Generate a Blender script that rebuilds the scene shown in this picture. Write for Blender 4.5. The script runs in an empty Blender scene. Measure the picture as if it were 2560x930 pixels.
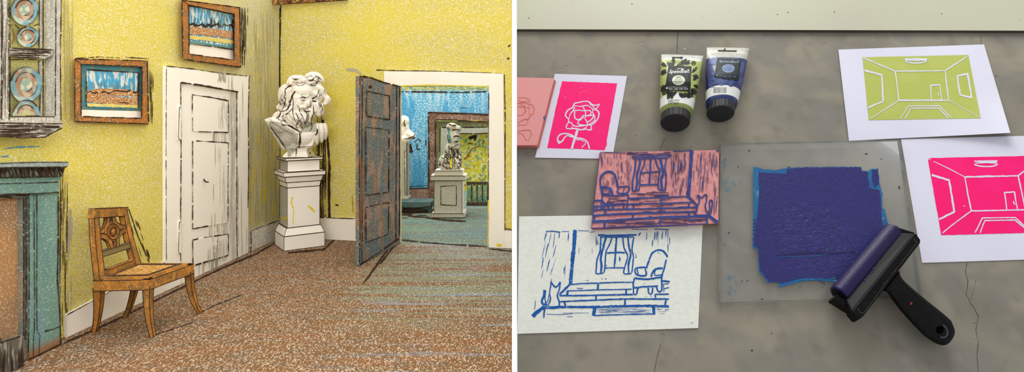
import bpy, bmesh, math, random
from mathutils import Vector, Matrix, noise as mnoise
from mathutils.bvhtree import BVHTree
from mathutils.geometry import tessellate_polygon

random.seed(7)
RND = random.Random(11)
SC = bpy.context.scene
COL = SC.collection
SC.view_settings.view_transform = 'Standard'
SC.view_settings.look = 'None'
SC.view_settings.exposure = 0.0
SC.view_settings.gamma = 1.0

# ------------------------------------------------------------------ camera
F, CX, CY, EYE = 1500.0, 1280.0, 270.0, 1.6
cam_d = bpy.data.cameras.new('camera')
cam = bpy.data.objects.new('camera', cam_d)
COL.objects.link(cam)
cam.location = (0, 0, EYE)
cam.rotation_euler = (math.pi / 2, 0, 0)
cam_d.sensor_fit = 'HORIZONTAL'
cam_d.sensor_width = 36.0
cam_d.lens = 36.0 * F / 2560.0
cam_d.shift_y = -(465.0 - CY) / 2560.0
cam_d.clip_start = 0.02
cam_d.clip_end = 200
SC.camera = cam
O = Vector((0, 0, EYE))


def ray(px, py):
    return Vector(((px - CX) / F, 1.0, -(py - CY) / F))


def at(px, py, Y):
    return O + ray(px, py) * Y


class Plane:
    """a real surface: measured photo points are laid out on it"""
    def __init__(s, p, n):
        s.p = Vector(p); s.n = Vector(n).normalized()

    def hit(s, px, py, off=0.0):
        r = ray(px, py)
        t = (s.p + s.n * off - O).dot(s.n) / r.dot(s.n)
        return O + r * t

    def h(s, off=0.0):
        return lambda px, py: s.hit(px, py, off)


def vplane(a, b, side):
    """vertical plane through the floor points a and b (x, y)"""
    d = Vector((b[0] - a[0], b[1] - a[1], 0)).normalized()
    n = Vector((d.y, -d.x, 0)) * side
    return Plane((a[0], a[1], 0), n)


# ------------------------------------------------------------------ materials
def lin(c):
    out = []
    for v in c:
        v = v / 255.0
        out.append(v / 12.92 if v <= 0.04045 else ((v + 0.055) / 1.055) ** 2.4)
    return out


def col(c, gain=1.0):
    return tuple(min(0.97, v * gain) for v in lin(c)) + (1.0,)


GL = 1.0     # albedo trim, left room
GR = 1.0     # albedo trim, work table
MATS = {}


def base_mat(name, rough=1.0, spec=0.0):
    m = bpy.data.materials.new(name); m.use_nodes = True
    nt = m.node_tree
    b = nt.nodes['Principled BSDF']
    b.inputs['Roughness'].default_value = rough
    b.inputs['Specular IOR Level'].default_value = spec
    return m, nt, b


def printed(name, base, layers=(), gain=None, rough=1.0, spec=0.0, bump=None):
    """woodcut style surface: a base ink and layers of ink; each layer = (colour, [terms], opacity).
    terms: ('n', (sx,sy,sz), threshold, softness, seed) grain;  ('z', axis, a, b) zone along an axis"""
    if name in MATS:
        return MATS[name]
    g = GL if gain is None else gain
    m, nt, b = base_mat(name, rough, spec)
    N, L = nt.nodes, nt.links
    tc = N.new('ShaderNodeTexCoord')
    cur = N.new('ShaderNodeRGB'); cur.outputs[0].default_value = col(base, g)
    cur = cur.outputs[0]
    for (c, terms, op) in layers:
        fac = None
        for t in terms:
            if t[0] == 'n':
                kk = 3.0 if (gain is None and t[3] <= .045) else 1.0
                mp = N.new('ShaderNodeMapping'); mp.inputs['Scale'].default_value = tuple(q * kk if q > 3 else q for q in t[1])
                sd = t[4] if len(t) > 4 else 0
                mp.inputs['Location'].default_value = (sd * 3.7, sd * 1.3, sd * 2.9)
                L.new(tc.outputs['Object'], mp.inputs['Vector'])
                no = N.new('ShaderNodeTexNoise'); no.inputs['Scale'].default_value = 1.0
                no.inputs['Detail'].default_value = 1.5; no.inputs['Roughness'].default_value = 0.6
                L.new(mp.outputs[0], no.inputs['Vector'])
                mr = N.new('ShaderNodeMapRange'); mr.interpolation_type = 'SMOOTHSTEP'
                mr.inputs['From Min'].default_value = t[2] - t[3]
                mr.inputs['From Max'].default_value = t[2] + t[3]
                L.new(no.outputs['Fac'], mr.inputs['Value'])
                o = mr.outputs[0]
            else:
                sp = N.new('ShaderNodeSeparateXYZ'); L.new(tc.outputs['Object'], sp.inputs[0])
                mr = N.new('ShaderNodeMapRange'); mr.interpolation_type = 'SMOOTHSTEP'
                mr.inputs['From Min'].default_value = t[2]; mr.inputs['From Max'].default_value = t[3]
                L.new(sp.outputs['XYZ'.index(t[1])], mr.inputs['Value'])
                o = mr.outputs[0]
            if fac is None:
                fac = o
            else:
                mu = N.new('ShaderNodeMath'); mu.operation = 'MULTIPLY'
                L.new(fac, mu.inputs[0]); L.new(o, mu.inputs[1]); fac = mu.outputs[0]
        mu = N.new('ShaderNodeMath'); mu.operation = 'MULTIPLY'; mu.inputs[1].default_value = op
        L.new(fac, mu.inputs[0])
        mx = N.new('ShaderNodeMix'); mx.data_type = 'RGBA'
        L.new(mu.outputs[0], mx.inputs['Factor']); L.new(cur, mx.inputs[6])
        mx.inputs[7].default_value = col(c, g)
        cur = mx.outputs[2]
    L.new(cur, b.inputs['Base Color'])
    if bump:
        sc, st, dist = bump
        mp = N.new('ShaderNodeMapping'); mp.inputs['Scale'].default_value = sc
        L.new(tc.outputs['Object'], mp.inputs['Vector'])
        no = N.new('ShaderNodeTexNoise'); no.inputs['Scale'].default_value = 1.0; no.inputs['Detail'].default_value = 2
        L.new(mp.outputs[0], no.inputs['Vector'])
        bu = N.new('ShaderNodeBump'); bu.inputs['Strength'].default_value = st; bu.inputs['Distance'].default_value = dist
        L.new(no.outputs['Fac'], bu.inputs['Height']); L.new(bu.outputs[0], b.inputs['Normal'])
    MATS[name] = m
    return m


# ------------------------------------------------------------------ mesh builder
class MB:
    def __init__(s):
        s.v = []; s.f = []; s.m = []

    def quad(s, pts, mat=0):
        b = len(s.v); s.v += [Vector(p) for p in pts]
        s.f.append(tuple(range(b, b + len(pts)))); s.m.append(mat)

    def poly(s, pts, mat=0):
        """flat polygon that may be concave"""
        b = len(s.v); pts = [Vector(p) for p in pts]; s.v += pts
        for t in tessellate_polygon([pts]):
            s.f.append(tuple(b + i for i in t)); s.m.append(mat)

    def prism(s, front, back, mat=0, side=None):
        side = mat if side is None else side
        n = len(front); b = len(s.v)
        s.v += [Vector(p) for p in front] + [Vector(p) for p in back]
        for t in tessellate_polygon([[Vector(p) for p in front]]):
            s.f.append(tuple(b + i for i in t)); s.m.append(mat)
            s.f.append(tuple(b + n + i for i in reversed(t))); s.m.append(side)
        for i in range(n):
            j = (i + 1) % n
            s.f.append((b + i, b + j, b + n + j, b + n + i)); s.m.append(side)

    def tube(s, path, rad, sides=6, mat=0, ry=None, up=None, closed=False, caps=True, rot=0.0):
        path = [Vector(p) for p in path]; n = len(path)
        if not hasattr(rad, '__len__'):
            rad = [rad] * n
        b = len(s.v)
        prev = Vector(up) if up is not None else None
        for i, p in enumerate(path):
            if closed:
                t = path[(i + 1) % n] - path[i - 1]
            else:
                t = path[min(i + 1, n - 1)] - path[max(i - 1, 0)]
            t = t.normalized() if t.length > 1e-9 else Vector((0, 0, 1))
            if prev is None:
                prev = Vector((0, 0, 1)) if abs(t.z) < 0.9 else Vector((0, 1, 0))
            a = prev - t * prev.dot(t)
            if a.length < 1e-6:
                a = t.orthogonal()
            a.normalize(); prev = a if up is None else Vector(up)
            c = t.cross(a)
            r1 = rad[i]; r2 = rad[i] if ry is None else (ry[i] if hasattr(ry, '__len__') else ry)
            for k in range(sides):
                w = 2 * math.pi * k / sides + rot
                s.v.append(p + a * math.cos(w) * r1 + c * math.sin(w) * r2)
        m = n if closed else n - 1
        for i in range(m):
            j = (i + 1) % n
            for k in range(sides):
                l = (k + 1) % sides
                s.f.append((b + i * sides + k, b + i * sides + l, b + j * sides + l, b + j * sides + k)); s.m.append(mat)
        if not closed and caps:
            s.f.append(tuple(b + k for k in reversed(range(sides)))); s.m.append(mat)
            s.f.append(tuple(b + (n - 1) * sides + k for k in range(sides))); s.m.append(mat)

    def bar(s, path, hw, hd, up, mat=0, ink=None, inkmat=1):
        """square section swept along a path (half width along the side, half depth along up), with inked arrises"""
        path = [Vector(p) for p in path]; n = len(path); cs = [[], [], [], []]
        for i, p in enumerate(path):
            t = (path[min(i + 1, n - 1)] - path[max(i - 1, 0)]).normalized()
            a = Vector(up); a = (a - t * a.dot(t)).normalized(); c = t.cross(a)
            w = hw[i] if hasattr(hw, '__len__') else hw
            d = hd[i] if hasattr(hd, '__len__') else hd
            for k, (x, y) in enumerate(((-1, -1), (1, -1), (1, 1), (-1, 1))):
                cs[k].append(p + c * x * w + a * y * d)
        b = len(s.v)
        for i in range(n):
            for k in range(4):
                s.v.append(cs[k][i])
        for i in range(n - 1):
            for k in range(4):
                l = (k + 1) % 4
                s.f.append((b + i * 4 + k, b + i * 4 + l, b + i * 4 + 4 + l, b + i * 4 + 4 + k)); s.m.append(mat)
        s.f.append((b + 3, b + 2, b + 1, b)); s.m.append(mat)
        e = b + (n - 1) * 4
        s.f.append((e, e + 1, e + 2, e + 3)); s.m.append(mat)
        if ink:
            for k in range(4):
                s.tube(cs[k], ink, 4, inkmat)

    def ell(s, c, r, mat=0, R=None, seg=16, rings=10):
        b = len(s.v); c = Vector(c)
        for i in range(rings + 1):
            th = math.pi * i / rings
            for k in range(seg):
                ph = 2 * math.pi * k / seg
                p = Vector((r[0] * math.sin(th) * math.cos(ph), r[1] * math.sin(th) * math.sin(ph), r[2] * math.cos(th)))
                if R is not None:
                    p = R @ p
                s.v.append(c + p)
        for i in range(rings):
            for k in range(seg):
                l = (k + 1) % seg
                s.f.append((b + i * seg + k, b + (i + 1) * seg + k, b + (i + 1) * seg + l, b + i * seg + l)); s.m.append(mat)

    def loops(s, rings, mat=0, caps=True, mats=None):
        n = len(rings[0]); b = len(s.v)
        for r in rings:
            s.v += [Vector(p) for p in r]
        for i in range(len(rings) - 1):
            for k in range(n):
                l = (k + 1) % n
                s.f.append((b + i * n + k, b + i * n + l, b + i * n + n + l, b + i * n + n + k))
                s.m.append(mats[i] if mats else mat)
        if caps:
            s.f.append(tuple(b + k for k in reversed(range(n)))); s.m.append(mats[0] if mats else mat)
            e = b + (len(rings) - 1) * n
            s.f.append(tuple(e + k for k in range(n))); s.m.append(mats[-1] if mats else mat)

    # --- drawn marks
    def rib(s, hit, pts, w, mat=1, jit=0.18, step=5.0, wob=0.5, base=None, closed=False, taper=0.0, sm=False):
        """a drawn stroke of pixel width w along pts, laid on the surface that hit() returns"""
        pts = [Vector((p[0], p[1])) for p in pts]
        if closed:
            pts = pts + [pts[0]]
        if sm and len(pts) > 2:
            cr = []
            for i in range(len(pts) - 1):
                p0, p1, p2, p3 = pts[max(i - 1, 0)], pts[i], pts[i + 1], pts[min(i + 2, len(pts) - 1)]
                k = max(2, int((p2 - p1).length / 3))
                cr += [.5 * (2 * p1 + (p2 - p0) * (j / k) + (2 * p0 - 5 * p1 + 4 * p2 - p3) * (j / k) ** 2 + (3 * p1 - p0 - 3 * p2 + p3) * (j / k) ** 3) for j in range(k)]
            pts = cr + [pts[-1]]
        rs = [pts[0]]
        for a, b in zip(pts, pts[1:]):
            k = max(1, int((b - a).length / step))
            for i in range(1, k + 1):
                rs.append(a.lerp(b, i / k))
        if len(rs) < 2:
            return
        global STROKE
        STROKE = (STROKE + 1) % 60          # overlapping strokes never share one level
        Lh, Rh, Lb, Rb = [], [], [], []
        n = len(rs)
        if LEFT_INK:
            w = w * .8
        jit = min(jit * 1.5, 4.0 / w)
        fw = 1.0
        for i, p in enumerate(rs):
            t = rs[min(i + 1, n - 1)] - rs[max(i - 1, 0)]
            if t.length < 1e-6:
                t = Vector((1, 0))
            t.normalize(); nn = Vector((-t.y, t.x))
            fw = .55 * fw + .45 * (1 + RND.uniform(-jit, jit))
            ww = w * 0.5 * max(.15, fw)
            if taper:
                e = min(i, n - 1 - i) / max(1, (n - 1) / 2)
                ww *= (1 - taper) + taper * min(1, e * 1.6)
            q = p + nn * RND.uniform(-wob, wob) * min(1.0, w * 0.2)
            l, r = q + nn * ww, q - nn * ww
            Lh.append(hit(l.x, l.y)); Rh.append(hit(r.x, r.y))
            if base:
                Lb.append(base(l.x, l.y)); Rb.append(base(r.x, r.y))
        for H_ in (Lh, Rh):
            for i, x in enumerate(H_):
                if x is not None:
                    H_[i] = x + (O - x).normalized() * STROKE * (1.2e-6 if x.y < 2 else 3e-5)
        for i in range(n - 1):
            q = [Lh[i], Lh[i + 1], Rh[i + 1], Rh[i]]
            if any(x is None for x in q):
                continue
            if LEFT_INK and n > 8 and w < 4 and RND.random() < .05:
                continue
            d = [x.y for x in q]
            if max(d) - min(d) > 0.25:
                continue
            s.quad(q, mat)
            if base:
                s.quad([Lh[i], Lh[i + 1], Lb[i + 1], Lb[i]], mat)
                s.quad([Rh[i + 1], Rh[i], Rb[i], Rb[i + 1]], mat)
                if i == 0:
                    s.quad([Lh[0], Rh[0], Rb[0], Lb[0]], mat)
                if i == n - 2:
                    s.quad([Lh[-1], Rh[-1], Rb[-1], Lb[-1]], mat)

    def hatch(s, hit, box, n, w, ln, mat=1, slope=0.0, horiz=False, inside=None, base=None):
        x0, x1, y0, y1 = box
        for _ in range(n):
            x, y = RND.uniform(x0, x1), RND.uniform(y0, y1)
            l = RND.uniform(*ln); ww = RND.uniform(*w)
            if horiz:
                p = [(max(x0, x - l / 2), y - slope * l / 2), (min(x1, x + l / 2), y + slope * l / 2)]
            else:
                p = [(x - slope * l / 2, max(y0, y - l / 2)), (x + RND.uniform(-.3, .3), y), (x + slope * l / 2, min(y1, y + l / 2))]
            if inside and not all(inside(*q) for q in p):
                continue
            s.rib(hit, p, ww, mat, jit=0.35, taper=0.6, base=base)

    def text(s, hit, string, quad, mat, shear=0.0, bold=0.0):
        vs, fs = text_outline(string, shear, bold)
        if not vs:
            return
        x0 = min(v[0] for v in vs); x1 = max(v[0] for v in vs)
        y0 = min(v[1] for v in vs); y1 = max(v[1] for v in vs)
        (a, b, c, d) = [Vector(q) for q in quad]     # top-left, top-right, bottom-right, bottom-left
        bb = len(s.v); ok = []
        for (x, y) in vs:
            u = (x - x0) / (x1 - x0); w = 1 - (y - y0) / (y1 - y0)
            p = a.lerp(b, u).lerp(d.lerp(c, u), w)
            h = hit(p.x, p.y); ok.append(h is not None)
            s.v.append(h if h is not None else Vector((0, 0, 0)))
        for f in fs:
            if all(ok[i] for i in f):
                s.f.append(tuple(bb + i for i in f)); s.m.append(mat)

    def decal(s, hit, quad, nx, ny, mat):
        (a, b, c, d) = [Vector(q) for q in quad]
        g = []
        for j in range(ny + 1):
            row = []
            for i in range(nx + 1):
                u, w = i / nx, j / ny
                p = a.lerp(b, u).lerp(d.lerp(c, u), w)
                row.append(hit(p.x, p.y))
            g.append(row)
        for j in range(ny):
            for i in range(nx):
                q = [g[j][i], g[j][i + 1], g[j + 1][i + 1], g[j + 1][i]]
                if all(x is not None for x in q):
                    s.quad(q, mat)

    def disc(s, hit, c, rx, ry, mat, n=24, rot=0.0, jit=0.0, nr=1):
        js = [1 + RND.uniform(-jit, jit) for _ in range(n)]
        rings = []
        for q in range(1, nr + 1):
            ring = []
            for k in range(n):
                a = 2 * math.pi * k / n
                x, y = rx * math.cos(a) * js[k] * q / nr, ry * math.sin(a) * js[k] * q / nr
                ring.append(hit(c[0] + x * math.cos(rot) - y * math.sin(rot), c[1] + x * math.sin(rot) + y * math.cos(rot)))
            rings.append(ring)
        m = hit(*c)
        if m is None or any(r is None for ring in rings for r in ring):
            return
        b = len(s.v); s.v.append(m)
        for ring in rings: s.v += ring
        for k in range(n):
            l = (k + 1) % n
            s.f.append((b, b + 1 + k, b + 1 + l)); s.m.append(mat)
            for q in range(nr - 1):
                o = b + 1 + q * n
                s.f.append((o + k, o + n + k, o + n + l, o + l)); s.m.append(mat)

    def bvh(s):
        return BVHTree.FromPolygons(s.v, s.f)

    def build(s, name, mats, parent=None, smooth=False, loc=None, recalc=True, merge=False):
        if loc is None:
            if parent is not None:
                loc = BASE[parent.name]
            else:
                lo = [min(v[i] for v in s.v) for i in range(3)]; hi = [max(v[i] for v in s.v) for i in range(3)]
                loc = Vector(((lo[0] + hi[0]) / 2, (lo[1] + hi[1]) / 2, lo[2]))
        loc = Vector(loc)
        me = bpy.data.meshes.new(name)
        me.from_pydata([tuple(v - loc) for v in s.v], [], s.f)
        for m in (mats if isinstance(mats, (list, tuple)) else [mats]):
            me.materials.append(m)
        nm = len(me.materials)
        me.polygons.foreach_set('material_index', [min(k, nm - 1) for k in s.m])
        me.polygons.foreach_set('use_smooth', [bool(smooth)] * len(me.polygons))
        if recalc or merge:
            bm = bmesh.new(); bm.from_mesh(me)
            if merge:
                bmesh.ops.remove_doubles(bm, verts=bm.verts, dist=1e-5)
            bmesh.ops.recalc_face_normals(bm, faces=bm.faces)
            bm.to_mesh(me); bm.free()
        me.update()
        o = bpy.data.objects.new(name, me); COL.objects.link(o)
        if parent is not None:
            o.parent = parent
            o.location = loc - BASE[parent.name]
        else:
            o.location = loc
        BASE[o.name] = loc
        return o


WORLD, WINDOW, ROOM_FILL, FAR_FILL, FRONT_FILL = .62, 21, 270, 175, 95
STROKE = 0
LEFT_INK = True      # woodcut lines of the interior are broken and ragged
BASE = {}
_TXT = {}


def text_outline(string, shear, bold):
    k = (string, shear, bold)
    if k not in _TXT:
        cu = bpy.data.curves.new('lettering', 'FONT'); cu.body = string; cu.shear = shear; cu.offset = bold
        cu.resolution_u = 3; cu.dimensions = '2D'; cu.fill_mode = 'BOTH'
        ob = bpy.data.objects.new('lettering', cu); COL.objects.link(ob)
        dg = bpy.context.evaluated_depsgraph_get()
        me = bpy.data.meshes.new_from_object(ob.evaluated_get(dg))
        _TXT[k] = ([(v.co.x, v.co.y) for v in me.vertices], [tuple(p.vertices) for p in me.polygons])
        bpy.data.objects.remove(ob); bpy.data.curves.remove(cu); bpy.data.meshes.remove(me)
    return _TXT[k]


def empty(name, loc):
    o = bpy.data.objects.new(name, None); o.empty_display_size = 0.05
    COL.objects.link(o); o.location = loc; BASE[o.name] = Vector(loc)
    return o


def tag(o, label=None, cat=None, group=None, kind=None):
    if label: o['label'] = label
    if cat: o['category'] = cat
    if group: o['group'] = group
    if kind: o['kind'] = kind
    return o


def structure(o, label):
    o['kind'] = 'structure'; o['label'] = label
    return o


def remesh(mb, voxel, smooth_it=2):
    """fuse the shapes of a builder into one continuous skin"""
    me = bpy.data.meshes.new('skin')
    me.from_pydata([tuple(v) for v in mb.v], [], mb.f)
    bm = bmesh.new(); bm.from_mesh(me); bmesh.ops.recalc_face_normals(bm, faces=bm.faces); bm.to_mesh(me); bm.free()
    ob = bpy.data.objects.new('skin', me); COL.objects.link(ob)
    r = ob.modifiers.new('r', 'REMESH'); r.mode = 'VOXEL'; r.voxel_size = voxel
    sm = ob.modifiers.new('s', 'SMOOTH'); sm.iterations = smooth_it; sm.factor = 0.5
    dg = bpy.context.evaluated_depsgraph_get()
    m2 = bpy.data.meshes.new_from_object(ob.evaluated_get(dg))
    out = MB(); out.v = [v.co.copy() for v in m2.vertices]
    out.f = [tuple(p.vertices) for p in m2.polygons]; out.m = [0] * len(out.f)
    bpy.data.objects.remove(ob); bpy.data.meshes.remove(me); bpy.data.meshes.remove(m2)
    return out


def bvh_hit(bvh, off):
    def h(px, py):
        d = ray(px, py).normalized()
        p, n, i, t = bvh.ray_cast(O, d)
        return None if p is None else p - d * off
    return h


def slab(mb, plane, pts, front, back, mat=0, side=None, ink=0.0, inkmat=1):
    """a board: outline pts on the plane, from offset back to offset front"""
    fr = [plane.hit(x, y, front) for x, y in pts]
    bk = [p - plane.n * (front - back) for p in fr]
    mb.prism(fr, bk, mat, side)
    if ink:
        mb.tube(fr, ink, 4, inkmat, closed=True)
    return fr


def crop(x0, y0, sc):
    """coordinates read in an enlarged view -> photo coordinates"""
    return lambda pts: [(x0 + x / sc, y0 + y / sc) for x, y in pts]

# =====================================================================  LEFT: the printed interior
INK = printed('brown black ink', (62, 47, 38), [((96, 78, 62), [('n', (60, 60, 60), .62, .06)], .6)])
PAPER = (250, 243, 229)
GREY = (172, 168, 150)
yellow_left = printed('yellow printed wall left', (217, 198, 82), [
    ((201, 188, 108), [('n', (.9, .9, 1.1), .5, .14, 1), ('n', (26, 26, 40), .46, .06, 5)], .85),
    ((230, 220, 172), [('n', (23, 23, 36), .54, .04, 2)], .85),
    ((230, 208, 58), [('n', (1.2, 1.2, 1.4), .6, .1, 3)], .3),
    ((186, 178, 138), [('z', 'Y', 5.75, 6.2), ('n', (14, 14, 4), .36, .05, 4)], .95),  # grey shade towards the corner, put into the wall colour
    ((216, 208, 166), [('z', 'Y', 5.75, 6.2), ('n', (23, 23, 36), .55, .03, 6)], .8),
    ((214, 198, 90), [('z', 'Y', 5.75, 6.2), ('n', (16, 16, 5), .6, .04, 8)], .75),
])
yellow_back = printed('yellow printed wall back', (218, 199, 80), [
    ((203, 190, 110), [('n', (.8, .8, 2.4), .5, .12, 1), ('n', (22, 22, 30), .46, .06, 5)], .85),
    ((231, 221, 176), [('n', (20, 20, 32), .55, .04, 2)], .85),
    ((231, 209, 56), [('n', (1.2, 1.2, 1.4), .58, .1, 3)], .35),
])
floor_m = printed('brown printed floor', (118, 86, 56), [
    ((130, 88, 56), [('n', (1.0, 5.0, 1), .52, .10, 1)], .6),
    ((106, 86, 66), [('n', (5.0, 9.0, 1), .56, .06, 2)], .7),
    ((120, 132, 106), [('z', 'X', -1.62, -1.15), ('z', 'Y', 4.0, 5.2), ('n', (.55, 11, 1), .50, .05, 3)], .7),  # painted reflection: green and blue stripes in front of the doorway
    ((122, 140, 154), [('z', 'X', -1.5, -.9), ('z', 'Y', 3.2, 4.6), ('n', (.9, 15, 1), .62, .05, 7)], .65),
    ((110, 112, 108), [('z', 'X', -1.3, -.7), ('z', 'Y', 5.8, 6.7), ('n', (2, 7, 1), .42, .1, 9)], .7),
    ((196, 182, 162), [('n', (38, 19, 1), .575, .04, 4)], .8),
    ((128, 148, 160), [('n', (22, 12, 1), .69, .03, 6)], .7),
])
floor_far_m = printed('teal printed floor', (98, 116, 114), [
    ((120, 112, 84), [('n', (.8, 12, 1), .52, .06, 1)], .7),
    ((112, 140, 118), [('n', (.8, 14, 1), .58, .05, 2)], .7),
    ((190, 196, 184), [('n', (36, 14, 1), .62, .03, 3)], .7)])
white_m = printed('bare paper white', PAPER, [((244, 236, 220), [('n', (2, 2, 2), .5, .2, 1)], .6)])
door_white = printed('white door with grey shade', PAPER, [
    (GREY, [('z', 'Y', 5.72, 6.02), ('n', (26, 26, 40), .42, .035, 1)], .9),  # grey shade on the far part of the door, in its colour
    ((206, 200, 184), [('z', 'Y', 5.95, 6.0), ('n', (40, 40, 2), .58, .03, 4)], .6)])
base_white = printed('white baseboard', PAPER, [(GREY, [('z', 'Y', 6.2, 6.6), ('n', (26, 26, 40), .46, .035, 1)], .8)])  # grey shade near the corner is part of the colour
grey_m = printed('grey printed plaster', GREY, [((214, 208, 192), [('n', (34, 34, 34), .53, .035, 1)], .9)])
ink_soft = printed('grey shade hatching ink', (176, 171, 148), [((196, 188, 150), [('n', (30, 30, 30), .6, .04, 1)], .8)])  # ink for shade drawn as hatching
olive_ink = printed('olive shade hatching ink', (192, 182, 122), [((214, 200, 110), [('n', (30, 30, 30), .6, .04, 1)], .8)])  # olive ink for hatched shade on the wall
yellow_fleck = printed('yellow fleck ink', (236, 208, 40))
rust = printed('rust ink', (168, 98, 52))

WL = vplane((-3.127, 4.225), (-2.887, 7.34), 1)
WB = vplane((-2.882, 7.453), (0.0, 6.857), 1)
if WL.n.x < 0: WL.n.negate()
if WB.n.y > 0: WB.n.negate()
FL = Plane((0, 0, 0), (0, 0, 1))


def on_line(pl, Y):        # x of a vertical plane at depth Y
    return pl.p.x - pl.n.y * (Y - pl.p.y) / pl.n.x


def y_at(pl, x):
    return pl.p.y - pl.n.x * (x - pl.p.x) / pl.n.y


# corner of the two walls
a1, b1, c1 = WL.n.x, WL.n.y, WL.n.dot(WL.p)
a2, b2, c2 = WB.n.x, WB.n.y, WB.n.dot(WB.p)
det = a1 * b2 - a2 * b1
CORN = ((c1 * b2 - c2 * b1) / det, (a1 * c2 - a2 * c1) / det)
H = 3.05

# floor
mb = MB()
P = [(on_line(WL, .4) - .15, .4), (0, .4), (0, 6.857), CORN, (CORN[0] - .15, CORN[1])]
mb.prism([(x, y, 0) for x, y in P], [(x, y, -.08) for x, y in P])
fh = FL.h(.0015)
# ink strokes on the boards: outlines and drawn shadows of chair, door and pedestal
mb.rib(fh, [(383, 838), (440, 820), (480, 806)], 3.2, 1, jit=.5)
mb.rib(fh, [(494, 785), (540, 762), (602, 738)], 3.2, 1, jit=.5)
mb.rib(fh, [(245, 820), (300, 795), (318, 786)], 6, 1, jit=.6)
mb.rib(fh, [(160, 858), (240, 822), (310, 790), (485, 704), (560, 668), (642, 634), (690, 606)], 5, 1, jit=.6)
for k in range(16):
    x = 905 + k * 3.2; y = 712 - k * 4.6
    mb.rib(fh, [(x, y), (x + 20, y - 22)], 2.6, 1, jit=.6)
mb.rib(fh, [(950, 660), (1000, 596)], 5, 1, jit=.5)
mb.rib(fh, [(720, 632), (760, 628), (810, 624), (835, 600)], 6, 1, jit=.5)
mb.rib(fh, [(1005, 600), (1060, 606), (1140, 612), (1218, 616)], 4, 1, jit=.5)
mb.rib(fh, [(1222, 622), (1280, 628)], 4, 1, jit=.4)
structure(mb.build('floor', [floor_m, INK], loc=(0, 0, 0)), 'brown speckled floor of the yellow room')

# left wall
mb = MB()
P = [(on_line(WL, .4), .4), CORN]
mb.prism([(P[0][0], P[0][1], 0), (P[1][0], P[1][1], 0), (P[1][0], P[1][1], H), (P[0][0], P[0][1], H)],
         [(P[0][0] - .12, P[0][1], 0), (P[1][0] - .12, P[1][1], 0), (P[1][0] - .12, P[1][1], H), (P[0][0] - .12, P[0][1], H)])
wh = WL.h(.003)
mb.hatch(wh, (159, 186, 0, 300), 26, (1.6, 3), (60, 190), 2)                       # hatched shade beside the cabinet
mb.hatch(wh, (372, 383, 175, 310), 10, (1.2, 2.2), (30, 90), 1)                    # hatched shade beside the lower picture
mb.hatch(wh, (603, 621, 20, 165), 12, (1.4, 3), (40, 110), 1)                      # hatched shade beside the upper picture
mb.hatch(wh, (616, 698, 0, 560), 30, (1.2, 2.4), (40, 140), 3)  # hatched shade between door and corner
mb.hatch(wh, (622, 698, 0, 560), 24, (1.2, 2.4), (40, 120), 2)
mb.hatch(wh, (624, 690, 330, 560), 30, (1, 2), (30, 90), 4)
mb.hatch(wh, (150, 170, 430, 850), 24, (1.2, 2.6), (50, 180), 1)                   # inked shadow beside the fireplace
mb.hatch(wh, (165, 182, 520, 780), 12, (2, 4), (40, 120), 3)
mb.hatch(wh, (318, 372, 528, 650), 30, (1.5, 3), (12, 40), 1, slope=.33, inside=lambda x, y: abs(x - (322 + (y - 528) * .36)) < 13)  # hatched shade of the chair back, drawn on the wall
mb.rib(wh, [(322, 522), (345, 590), (373, 655)], 3, 1)
mb.rib(wh, [(700, 20), (699, 200), (701, 300), (700, 540)], 3.2, 1)
mb.rib(wh, [(10, 372), (40, 368), (100, 366)], 4, 5, jit=.7); mb.rib(wh, [(2, 392), (22, 390)], 4, 5, jit=.7)
mb.rib(wh, [(190, 146), (250, 142), (300, 145)], 2, 1, jit=.7); mb.rib(wh, [(315, 143), (372, 147)], 3.5, 1, jit=.7)
mb.rib(wh, [(218, 578), (226, 596), (230, 640)], 2.5, 3)
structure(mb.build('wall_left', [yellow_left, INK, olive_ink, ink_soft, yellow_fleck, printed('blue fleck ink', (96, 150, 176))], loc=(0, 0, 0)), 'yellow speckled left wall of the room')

# back wall with its doorway
mb = MB()
T = .05
tn = -WB.n * T


def wbox(px0, px1, z0, z1):
    a, b = WB.hit(px0, CY), WB.hit(px1, CY)
    f = [Vector((a.x, a.y, z0)), Vector((b.x, b.y, z0)), Vector((b.x, b.y, z1)), Vector((a.x, a.y, z1))]
    mb.prism(f, [p + tn for p in f])


cpx = CX + CORN[0] / CORN[1] * F
dz = WB.hit(1110, 216).z
wbox(cpx, 1000, 0, H); wbox(1222, 1279.9, 0, H); wbox(1000, 1222, dz, H)
bh = WB.h(.003)
mb.hatch(bh, (792, 830, 290, 590), 60, (1.4, 3.4), (40, 150), 1, inside=lambda x, y: x < 806 + min(22, (y - 270) * .2))  # shade beside the pedestal, drawn as dark hatching
mb.rib(bh, [(806, 300), (818, 340), (824, 420), (823, 520), (824, 560)], 7, 1, jit=.5)
mb.rib(bh, [(702, 12), (700, 120), (700, 330)], 3, 1)
mb.rib(bh, [(706, 9), (770, 7), (860, 0)], 2.5, 1)
mb.rib(bh, [(824, 548), (850, 547), (890, 549)], 3, 1)
mb.rib(bh, [(941, 175), (1000, 177), (1080, 178), (1180, 181), (1256, 184)], 3, 1, jit=.5)
mb.rib(bh, [(1261, 186), (1263, 300), (1262, 450), (1262, 572)], 2.5, 1, jit=.5)
mb.rib(bh, [(1262, 572), (1279, 574)], 3, 1)
mb.rib(bh, [(1270, 116), (1276, 113)], 4, 1); mb.rib(bh, [(1268, 145), (1273, 147)], 6, 1)
mb.rib(bh, [(838, 512), (846, 513)], 5, 1); mb.rib(bh, [(880, 490), (883, 530)], 2.5, 2, jit=.7)
mb.rib(bh, [(866, 173), (890, 176), (905, 186)], 7, 3, jit=.6)
structure(mb.build('wall_back', [yellow_back, INK, rust, ink_soft], loc=(0, 0, 0)), 'yellow speckled back wall with the open doorway')

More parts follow.
